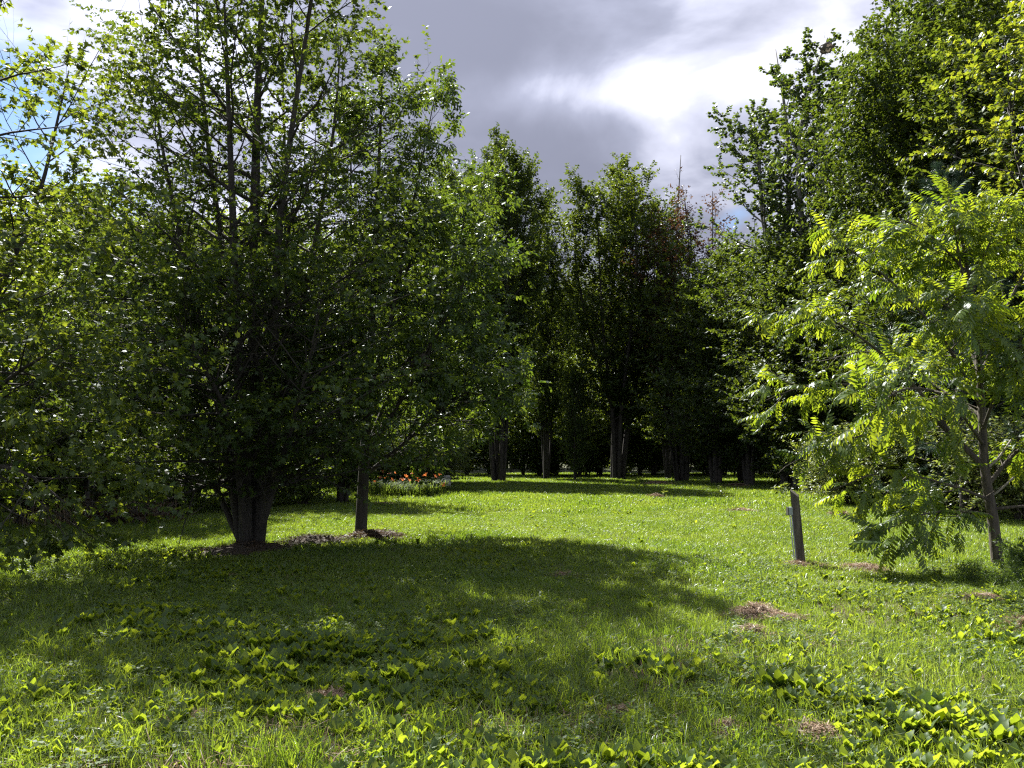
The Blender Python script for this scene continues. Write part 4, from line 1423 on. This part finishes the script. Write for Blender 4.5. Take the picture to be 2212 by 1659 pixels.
def weeds():
    rng = np.random.default_rng(41)
    names = list(SPECIES)
    x, y = ring_points(rng, 3.3, 26, 250, half=0.66, pad=0.4)
    k = rng.random(len(x)) * 250 < weed_density(x, y)
    x, y = x[k], y[k]
    z = gz(x, y)
    sp = np.where(vnoise(x, y, 0.8, 12) + rng.normal(0, 0.18, len(x)) > 0.5, 0, np.where(rng.random(len(x)) < 0.6, 1, 2))
    size = rng.uniform(0.055, 0.11, len(x)) * (0.7 + 0.65 * vnoise(x, y, 0.6, 31)) * np.where(sp == 0, 1.35, np.where(sp == 1, 1.0, 0.8)) * np.where(y < 7.4, 1.0, 0.85)
    P = np.stack([x, y, z], -1)
    d = np.where(visible(P, 0.99), np.hypot(x, y), 1e6)
    order = np.argsort(d)[:290]
    order = order[d[order] < 1e5]
    for j, i in enumerate(order):
        kn = names[sp[i]]
        if j < 150:
            root = thing(kn, WEED_LABEL[kn], 'weed', P[i], rng.random() * 6.28, WEED_GROUP[kn])
            n = int(rng.integers(6, 10))
            for q in range(n):
                o = bpy.data.objects.new('leaf', LEAVES[kn][rng.integers(5)][2])
                COL.objects.link(o)
                o.parent = root
                o.rotation_euler = (0, 0, q * 2.4 + rng.normal(0, 0.3))
                s = size[i] * rng.uniform(0.7, 1.15)
                o.scale = (s, s, s)
        else:
            o = obj(kn, ROS[kn][rng.integers(3)], None, P[i], (0, 0, rng.random() * 6.28))
            s = size[i]
            o.scale = (s, s, s)
            tag(o, WEED_LABEL[kn], 'weed', WEED_GROUP[kn])
    rest = np.ones(len(x), bool)
    rest[order] = False
    idx = sp[rest] * 3 + rng.integers(0, 3, rest.sum())
    rot = np.zeros((rest.sum(), 3))
    rot[:, 2] = rng.random(rest.sum()) * 6.28
    scatter('weeds', '', P[rest], rot, size[rest], idx, [m for kn in names for m in ROS[kn]])


ROS = {kn: [rosette(kn, 60 + 3 * i + j) for j in range(3)] for i, kn in enumerate(SPECIES)}


def clover():
    rng = np.random.default_rng(42)
    src = []
    for q in range(3):
        V, Fc, T = [], [], []
        for i in range(10):
            o = np.array([rng.normal(0, 0.035), rng.normal(0, 0.035), rng.uniform(0.02, 0.09)])
            for j in range(3):
                a = j * 2.094 + rng.random() * 0.4
                d = np.array([math.cos(a), math.sin(a), rng.normal(0.1, 0.3)])
                s = np.array([-math.sin(a), math.cos(a), rng.normal(0, 0.25)])
                b = len(V)
                L_ = rng.uniform(0.014, 0.024)
                V += [o, o + d * L_ * 0.6 - s * L_ * 0.42, o + d * L_ * 0.6 + s * L_ * 0.42, o + d * L_]
                Fc.append((b, b + 2, b + 3, b + 1))
                T += [rng.random() * 0.9] * 4
        src.append(mesh_from('clover_leaves', np.array(V), np.array(Fc), MAT['clover'], np.array(T)))
    x, y = ring_points(rng, 3.2, 12, 75, half=0.66, pad=0.3)
    n = vnoise(x, y, 0.7, 21)
    k = rng.random(len(x)) < np.clip((n - 0.38) / 0.25, 0.08, 1)
    x, y = x[k], y[k]
    P = np.stack([x, y, gz(x, y)], -1)
    rot = np.zeros((len(x), 3))
    rot[:, 2] = rng.random(len(x)) * 6.28
    scatter('clover', '', P, rot, rng.uniform(0.8, 1.5, len(x)), rng.integers(0, 3, len(x)), src)


grass()
weeds()
clover()


# ------------------------------------------------------------------ heaps of dry clippings
def heap(px, D, r, h, label, seed, name='grass_clippings', cat='clippings', x=None, dark=False):
    rng = np.random.default_rng(seed)
    X = at(px, D) if x is None else x
    base = np.array([X, D, float(gz(X, D))])
    root = thing(name, label, cat, base)
    n, m = 18, 6
    V = [(0, 0, h)]
    ph0 = rng.random(4) * 6.28
    for i in range(1, m + 1):
        t = i / m
        for j in range(n):
            a = j / n * 2 * PI
            rr = r * t * (1 + 0.22 * math.sin(2 * a + ph0[0]) + 0.14 * math.sin(3 * a + ph0[1]) + 0.08 * math.sin(5 * a + ph0[2]))
            V.append((rr * math.cos(a), 0.8 * rr * math.sin(a), h * (1 - t) ** 0.8 * (1 + rng.normal(0, 0.16)) - 0.012 * t))
    q = [(1 + (i - 1) * n + j, 1 + (i - 1) * n + (j + 1) % n, 1 + i * n + (j + 1) % n, 1 + i * n + j) for i in range(1, m) for j in range(n)]
    t3 = [(0, 1 + j, 1 + (j + 1) % n) for j in range(n)]
    V = np.array(V)
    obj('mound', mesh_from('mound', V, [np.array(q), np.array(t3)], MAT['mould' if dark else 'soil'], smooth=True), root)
    k = int(np.clip(1500 * (r / 0.3) ** 1.5, 500, 3200))
    i = rng.integers(1, len(V), k)
    o = V[i] * np.array([1.25, 1.25, 1.0]) + rng.normal(0, 0.6, (k, 3)) * np.array([r / m, r / m, 0.012 + 0.03 * h])
    o[:, 2] = np.maximum(o[:, 2], 0.0) + 0.004
    az = rng.random(k) * 6.28
    L_ = rng.uniform(0.04, 0.13, k) * (1 if D < 15 else 1.8)
    w = 0.0035 if D < 15 else 0.010
    d = np.stack([np.cos(az), np.sin(az), rng.normal(0, 0.28, k)], -1)
    s = np.stack([-np.sin(az), np.cos(az), rng.normal(0, 0.6, k)], -1) * w
    e = d * L_[:, None]
    vv = np.stack([o - s - e / 2, o + s - e / 2, o + s * .4 + e / 2 + np.array([0, 0, 0.008])], 1).reshape(-1, 3)
    f = np.arange(3 * k).reshape(-1, 3)
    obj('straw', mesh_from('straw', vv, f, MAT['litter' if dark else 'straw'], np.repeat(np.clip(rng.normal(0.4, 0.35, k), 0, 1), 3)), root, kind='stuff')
    return root


for i_, (px, D, r, h, lab) in enumerate(CLIPPINGS):
    heap(px, D, r, h, lab, 100 + i_)


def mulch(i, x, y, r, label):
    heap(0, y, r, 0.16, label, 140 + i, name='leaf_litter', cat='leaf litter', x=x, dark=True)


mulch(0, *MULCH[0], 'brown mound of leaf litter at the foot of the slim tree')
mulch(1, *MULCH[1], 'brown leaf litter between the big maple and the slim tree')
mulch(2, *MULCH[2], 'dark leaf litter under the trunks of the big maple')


# ------------------------------------------------------------------ leaning post with its electrical box
def post():
    D = 11.7
    X = at(1722, D)
    base = np.array([X, D, float(gz(X, D))])
    root = thing('wooden_post', 'leaning weathered square post with a small grey electrical box on its left side', 'post', base, 0.0)
    lean = np.array([-0.072, 0.0])
    rz = R(-24)
    a = 0.054
    c, s = math.cos(rz), math.sin(rz)
    Hp = 1.06
    import bmesh
    bm = bmesh.new()
    lv = []
    nseg = 8
    for k in range(nseg + 1):
        t = k / nseg
        zz = -0.08 + t * (Hp + 0.08)
        ring = []
        for (u, v) in ((-a, -a), (a, -a), (a, a), (-a, a)):
            x, y = c * u - s * v, s * u + c * v
            z = zz
            if k == nseg:
                z += -0.045 * (u / a) + 0.012 * (v / a)
            ring.append(bm.verts.new((x + lean[0] * max(0, zz) / Hp + 0.0015 * math.sin(k * 2.1 + u * 90), y, z)))
        lv.append(ring)
    for k in range(nseg):
        for j in range(4):
            bm.faces.new((lv[k][j], lv[k][(j + 1) % 4], lv[k + 1][(j + 1) % 4], lv[k + 1][j]))
    bm.faces.new(lv[-1])
    bm.normal_update()
    ed = [e for e in bm.edges if abs(e.verts[0].co.z - e.verts[1].co.z) > 0.06]
    bmesh.ops.bevel(bm, geom=ed, offset=0.006, segments=2, affect='EDGES')
    me = bpy.data.meshes.new('shaft')
    bm.to_mesh(me)
    bm.free()
    me.materials.append(MAT['post'])
    obj('shaft', me, root)

    def box(name, x0, x1, y0, y1, z0, z1, mat, parent, bev=0.004):
        bm = bmesh.new()
        bmesh.ops.create_cube(bm, size=1)
        for v in bm.verts:
            v.co = Vector(((x0 + x1) / 2 + v.co.x * (x1 - x0), (y0 + y1) / 2 + v.co.y * (y1 - y0), (z0 + z1) / 2 + v.co.z * (z1 - z0)))
        bmesh.ops.bevel(bm, geom=list(bm.edges), offset=bev, segments=2, affect='EDGES')
        me = bpy.data.meshes.new(name)
        bm.to_mesh(me)
        bm.free()
        me.materials.append(mat)
        return obj(name, me, parent)

    # box and conduit in the post's own frame, leaning with it
    side = obj('electrical_box', None, None) if False else None
    zb = 0.80
    lx = lean[0] * zb / Hp
    bx = box('electrical_box', lx - 0.118, lx - 0.0585, -0.035, 0.045, zb - 0.055, zb + 0.055, MAT['box'], root)
    box('cover_plate', lx - 0.130, lx - 0.1185, -0.039, 0.049, zb - 0.059, zb + 0.059, MAT['cover'], bx, 0.002)
    for off, rad in ((-0.070, 0.011), (-0.094, 0.008)):
        p = np.array([[(lean[0] * z / Hp + off, -0.01 if off > -0.08 else 0.012, z) for z in np.linspace(-0.05, zb - 0.057, 5)]])
        v, f = tubes(p, np.full((1, 5), rad), 10)
        obj('conduit', mesh_from('conduit', v, f, MAT['conduit'], smooth=True), root)
    # a split down the right part of the face
    for z, u in ((0.62, 0.0), (0.5, 0.01), (0.47, -0.005), (0.44, 0.008)):
        pass
    return root


post()


# ------------------------------------------------------------------ day lilies and the blossoming shrubs behind
def lily(seed):
    rng = np.random.default_rng(seed)
    root = thing('day_lily', 'x', 'flowering plant')
    n = 90
    az = rng.random(n) * 6.28
    o = np.stack([rng.normal(0, 0.10, n), rng.normal(0, 0.10, n), np.zeros(n)], -1)
    d = np.stack([np.cos(az), np.sin(az), np.zeros(n)], -1)
    L_ = rng.uniform(0.5, 0.82, n)[:, None]
    w = 0.022
    s = np.stack([-np.sin(az), np.cos(az), np.zeros(n)], -1) * w
    rows = []
    for t in (0, 0.3, 0.6, 0.85, 1.0):
        c = o + UP * L_ * (1.9 * t - 1.15 * t * t) + d * L_ * (0.12 * t + 0.62 * t * t)
        rows += [c - s * (1 - 0.9 * t ** 2) / 2, c + s * (1 - 0.9 * t ** 2) / 2]
    V = np.stack(rows, 1).reshape(-1, 3)
    k = np.arange(n)[:, None] * 10
    f = np.vstack([k + np.array([[2 * i, 2 * i + 1, 2 * i + 3, 2 * i + 2]]) for i in range(4)])
    obj('leaves', mesh_from('leaves', V, f, MAT['lily'], np.repeat(np.clip(rng.normal(0.45, 0.3, n), 0, 1), 10)), root, kind='stuff')
    return root


def flower_meshes():
    V, Fc = [], []
    for i in range(6):
        a = i * PI / 3
        d = np.array([math.cos(a), math.sin(a), 0])
        s = np.array([-math.sin(a), math.cos(a), 0])
        b = len(V)
        V += [(0, 0, 0), tuple(d * .35 - s * .22 + UP * .55), tuple(d * .35 + s * .22 + UP * .55), tuple(d * .8 - s * .18 + UP * .85), tuple(d * .8 + s * .18 + UP * .85), tuple(d * 1.05 + UP * .72)]
        Fc += [(b, b + 2, b + 1), (b + 1, b + 2, b + 4), (b + 1, b + 4, b + 3), (b + 3, b + 4, b + 5)]
    fl = mesh_from('flower', np.array(V) * 0.085, np.array(Fc), MAT['orange'], np.full(len(V), 0.5))
    p = np.array([[(0, 0, 0), (0.01, 0, 0.33), (0.0, 0.01, 0.66), (0.02, 0, 1.0)]])
    v, f = tubes(p, np.full((1, 4), 0.006), 5)
    return fl, mesh_from('stalk', v, f, MAT['lily'], np.full(len(v), 0.3))


FLOWER, STALK = flower_meshes()
LILY = [lily(s) for s in (201, 202, 203)]


def place_lilies():
    rng = np.random.default_rng(210)
    spots = [(808, 31.2), (822, 33.0), (838, 31.4), (852, 33.4), (866, 31.6), (880, 33.2), (893, 31.0), (906, 32.8), (918, 31.4), (932, 32.4), (944, 31.2), (870, 30.4), (905, 30.2), (842, 30.6), (925, 30.4), (790, 31.6), (778, 33.0)]
    fl = [(815, 1040), (823, 1034), (829, 1021), (832, 1038), (839, 1034), (843, 1025), (851, 1023), (854, 1039), (857, 1022), (871, 1038), (877, 1029), (885, 1039), (892, 1027), (895, 1022), (905, 1040), (908, 1047), (922, 1027), (940, 1030), (949, 1026), (958, 1049), (819, 1044), (846, 1036), (900, 1033)]
    G = 'day lilies in the bed at the far left of the lawn'
    roots = []
    for i, (px, D) in enumerate(spots):
        x = at(px, D)
        loc = (x, D, float(gz(x, D)))
        lab = 'day lily clump of arching leaves with orange flowers in the bed beyond the slim tree'
        s = rng.uniform(0.9, 1.15)
        if i < 3:
            r = LILY[i]
            r.location, r.rotation_euler, r.scale = loc, (0, 0, rng.random() * 6), (s, s, s)
            r['label'], r['group'] = lab, G
        else:
            r = dup(LILY[i % 3], lab, loc, rng.random() * 6, (s, s, s), G)
        roots.append((r, px, D))
    bpy.context.view_layer.update()
    for px, py in fl:
        r, _, D = min(roots, key=lambda q: abs(q[1] - px) + 20 * max(0, q[2] - 33))
        x, z = at(px, D), zpx(py, D)
        inv = r.matrix_world.inverted()
        g = r.location.z
        st = bpy.data.objects.new('flower_stalk', STALK)
        COL.objects.link(st)
        st.parent = r
        st.matrix_basis = inv @ Matrix.LocRotScale(Vector((x, D, g)), Euler((0, 0, rng.random() * 6)), Vector((1.0, 1.0, z - g)))
        f = bpy.data.objects.new('flower', FLOWER)
        COL.objects.link(f)
        f.parent = r
        k = rng.uniform(1.0, 1.5)
        f.matrix_basis = inv @ Matrix.LocRotScale(Vector((x, D, z - 0.03)), Euler((R(rng.uniform(15, 60)), 0, rng.random() * 6)), Vector((k, k, k)))


place_lilies()


def blossom_shrub():
    rng = np.random.default_rng(220)
    D = 35.0
    r = plant('shrub', 905, D, 2.8, 'wide shrub dotted with pale pink blossom above the orange lilies', rz=0.4, wide=1.5)
    bpy.context.view_layer.update()
    inv = r.matrix_world.inverted()
    V, Fc = [], []
    for i in range(5):
        a = i * 2 * PI / 5
        d = np.array([math.cos(a), math.sin(a), 0.25])
        s = np.array([-math.sin(a), math.cos(a), 0])
        b = len(V)
        V += [(0, 0, 0), tuple(d * .6 - s * .35), tuple(d * .6 + s * .35), tuple(d)]
        Fc += [(b, b + 2, b + 3, b + 1)]
    me = mesh_from('blossom', np.array(V) * 0.07, np.array(Fc), MAT['pink'], np.full(len(V), 0.5))
    for i in range(60):
        t = rng.random()
        px = 880 + 75 * t + rng.normal(0, 6)
        py = 950 + 55 * t + rng.normal(0, 14)
        o = bpy.data.objects.new('blossom', me)
        COL.objects.link(o)
        o.parent = r
        d = D - 1.1 + rng.normal(0, 0.35)
        o.matrix_basis = inv @ Matrix.LocRotScale(Vector((at(px, d), d, zpx(py, d))), Euler((R(rng.uniform(0, 80)), 0, rng.random() * 6)), Vector((1, 1, 1)) * rng.uniform(0.6, 1.2))


blossom_shrub()
for px, D, H, lab in ((840, 36, 2.4, 'dark green shrub behind the left half of the lily bed'), (770, 35, 2.0, 'green shrub left of the lily bed behind the slim tree trunk'), (950, 40, 1.9, 'shaded shrub right of the pink blossoming shrub')):
    plant('shrub', px, D, H, lab, wide=1.4)


# ------------------------------------------------------------------ small things
def block():
    import bmesh
    D = 38.0
    x = at(962, D)
    bm = bmesh.new()
    bmesh.ops.create_cube(bm, size=1)
    for v in bm.verts:
        v.co = Vector((v.co.x * 0.52, v.co.y * 0.4, v.co.z * 0.62 + 0.29))
        v.co += Vector((random.uniform(-.02, .02), random.uniform(-.02, .02), random.uniform(-.02, .02)))
    bmesh.ops.bevel(bm, geom=list(bm.edges), offset=0.03, segments=2, affect='EDGES')
    me = bpy.data.meshes.new('stone_block')
    bm.to_mesh(me)
    bm.free()
    me.materials.append(MAT['stone'])
    tag(obj('stone_block', me, None, (x, D, float(gz(x, D))), (0, 0, 0.2)), 'pale grey block standing in the shade right of the lily bed', 'block')


block()


def web_nest(px, py, D, size, seed, label, stretch):
    """a crumpled silk tent spun round a branch end"""
    rng = np.random.default_rng(seed)
    c = np.array([at(px, D), D, zpx(py, D)])
    n, m = 14, 9
    V = []
    for i in range(m + 1):
        t = i / m
        for j in range(n):
            a = j / n * 2 * PI
            rr = math.sin(PI * min(max(t, 0.04), 0.97)) ** 0.8 * (1 + rng.normal(0, 0.16))
            V.append((rr * math.cos(a) * stretch[0] + 0.5 * (t - .5), rr * math.sin(a) * stretch[1], (t - 0.5) * 2 * stretch[2]))
    q = [(i * n + j, i * n + (j + 1) % n, (i + 1) * n + (j + 1) % n, (i + 1) * n + j) for i in range(m) for j in range(n) if rng.random() > 0.22]
    root = thing('web_nest', label, 'caterpillar web', c)
    obj('silk_tent', mesh_from('silk_tent', np.array(V) * size, np.array(q), MAT['web'], np.clip(rng.normal(0.4, 0.3, len(V)), 0, 1)), root)
    k = 60
    o = rng.normal(0, 0.6, (k, 3)) * size
    d = nrm(rng.normal(0, 1, (k, 3))) * size * 0.9
    P = np.stack([o - d * .5, o, o + d * .5], 1)
    v, f = tubes(P, np.full((k, 3), 0.0035), 3)
    obj('strands', mesh_from('strands', v, f, MAT['web'], np.full(len(v), 0.5)), root, kind='stuff')


web_nest(908, 785, 14.4, 0.19, 301, 'small grey brown caterpillar web in the shaded leaves of the slim tree', (0.9, 0.7, 0.9))
web_nest(1814, 104, 31.6, 0.34, 302, 'large pointed brown web tent near the top of the tall poplar', (0.9, 0.6, 0.8))


def brush_pile():
    rng = np.random.default_rng(310)
    D = 18.6
    x = at(245, D)
    base = np.array([x, D, float(gz(x, D))])
    root = thing('brush_pile', 'dark heap of dry brush and stalks on the shaded ground left of the big maple', 'brush pile', base)
    k = 260
    a = rng.random(k) * 6.28
    o = np.stack([rng.normal(0, 0.75, k), rng.normal(0, 0.4, k), rng.uniform(0, 0.35, k)], -1)
    d = nrm(np.stack([np.cos(a), np.sin(a), rng.uniform(0.0, 0.9, k)], -1)) * rng.uniform(0.3, 0.8, k)[:, None]
    P = np.stack([o, o + d * .5 + rng.normal(0, .03, (k, 3)), o + d], 1)
    P[..., 2] = np.maximum(P[..., 2], 0)
    v, f = tubes(P, np.tile(np.array([[0.009, 0.007, 0.003]]), (k, 1)), 4)
    obj('sticks', mesh_from('sticks', v, f, MAT['twig']), root, kind='stuff')
    k = 1300
    o = np.stack([rng.normal(0, 0.7, k), rng.normal(0, 0.4, k), np.abs(rng.normal(0, 0.27, k))], -1)
    M = np.stack([nrm(rng.normal(0, 1, (k, 3))) for _ in range(3)], -1)
    f0 = M[:, :, 1]
    s0 = nrm(np.cross(f0, M[:, :, 2]))
    M = np.stack([s0, f0, np.cross(s0, f0)], -1)
    v, f, t = scatter_mesh(RHOMB[0], RHOMB[1], o, M, rng.uniform(0.06, 0.12, k), rng.random(k) * 0.7)
    obj('dry_leaves', mesh_from('dry_leaves', v, f, MAT['brown'], t), root, kind='stuff')
    for q, (px, D2, dx) in enumerate(((150, 18.2, 0), (95, 17.2, 0), (330, 20, 0))):
        xx = at(px, D2)
        rt = thing('dry_weed', ('stand of tall straw-coloured dry weeds left of the brush pile', 'pale dry weeds under the overhanging maple at the left border', 'thin dry stalks between the brush pile and the big maple')[q], 'dry weed', (xx, D2, float(gz(xx, D2))))
        obj('stalks', tuft(320 + q, 170, 0.75, 0.35, 0.85, 0.010, MAT['straw'], 0.3, 'stalks', -0.1), rt, kind='stuff')


brush_pile()


def feather_weed(seed, H):
    rng = np.random.default_rng(seed)
    st = []
    for i in range(9):
        a = rng.random() * 6.28
        r = rng.uniform(0.05, 0.22)
        h = H * rng.uniform(0.65, 1.0)
        st.append(([(0.3 * r * math.cos(a), 0.3 * r * math.sin(a), -0.03), (r * math.cos(a), r * math.sin(a), h * 0.5), (1.8 * r * math.cos(a), 1.8 * r * math.sin(a), h)], 0.005, 0.002))
    sp, sr = stems_to_array(st, 10)
    lp, lr = branches(sp, sr, 16, 0.15, 1.0, 52, lambda p, t, pl: 0.16 * (1.15 - t), rng, up=0.3, m=4, rratio=0.6)
    root = thing('feathery_weed', 'x', 'weed')
    v, f = tubes(np.concatenate([sp]), sr, 4)
    obj('stems', mesh_from('stems', v, f, MAT['feather'], np.full(len(v), 0.3)), root, kind='stuff')
    P, M = leaf_frames(lp, lr, 16, rng, 0.1, 1.0, fwd=0.8, droop=0.0, tilt=0.7, spread=0.7)
    v, f, t = scatter_mesh(*t_rhomb(0.16), P, M, rng.uniform(0.03, 0.055, len(P)), np.clip(rng.normal(0.45, 0.3, len(P)), 0, 1))
    obj('foliage', mesh_from('foliage', v, f, MAT['feather'], t), root, kind='stuff')
    return root


FEATHER = [feather_weed(330, 0.62), feather_weed(331, 0.5)]


def feathers():
    rng = np.random.default_rng(332)
    spots = [(2185, 11.0), (2212, 10.4), (2160, 10.6), (2120, 10.2), (2085, 9.9), (2190, 9.6), (2140, 9.4), (2215, 9.0), (2060, 10.4), (2010, 10.5), (2100, 11.0), (2170, 8.8), (2232, 9.8)]
    for i, (px, D) in enumerate(spots):
        x = at(px, D)
        s = rng.uniform(0.8, 1.15) * (0.45 if px < 2175 else 1.0)
        loc = (x, D, float(gz(x, D)))
        lab = 'feathery dark green weed in the shade at the foot of the walnut'
        G = 'feathery weeds at the foot of the walnut'
        if i < 2:
            r = FEATHER[i]
            r.location, r.scale = loc, (s, s, s)
            r['label'], r['group'] = lab, G
        else:
            dup(FEATHER[i % 2], lab, loc, rng.random() * 6, (s, s, s), G)


feathers()


def seedling(px, D, H, label, seed, n=1):
    rng = np.random.default_rng(seed)
    x = at(px, D)
    root = thing('seedling', label, 'seedling', (x, D, float(gz(x, D))))
    st = [([(0, 0, -0.03), (rng.normal(0, .02), rng.normal(0, .02), H * .5), (rng.normal(0, .05), rng.normal(0, .05), H)], 0.008, 0.003)]
    for _ in range(n - 1):
        dx, dy = rng.normal(0, .35, 2)
        st.append(([(dx, dy, -0.03), (dx, dy, H * .4), (dx * 1.1, dy * 1.1, H * rng.uniform(.6, 1))], 0.008, 0.003))
    sp, sr = stems_to_array(st, 8)
    v, f = tubes(sp, sr, 5)
    obj('stem', mesh_from('stem', v, f, MAT['shrub'], np.full(len(v), 0.4)), root)
    P, M = leaf_frames(sp, sr, 14, rng, 0.2, 1.0, fwd=0.35, droop=0.0, tilt=0.5, spread=1.0)
    v, f, t = scatter_mesh(OVAL[0], OVAL[1], P, M, rng.uniform(0.10, 0.2, len(P)), np.clip(rng.normal(0.7, 0.2, len(P)), 0, 1))
    obj('foliage', mesh_from('foliage', v, f, MAT['shrub'], t), root, kind='stuff')


seedling(1553, 29.5, 0.52, 'single tall leafy seedling at the edge of the far shadow', 341)
seedling(1432, 29.2, 0.40, 'small leafy seedling growing beside the rounded brown heap', 342)
seedling(1690, 30, 0.5, 'patch of pale leafy seedlings at the right end of the far shadow', 343, 6)
seedling(1850, 29, 0.55, 'leafy seedlings below the tips of the walnut left of the shrubs', 346, 7)
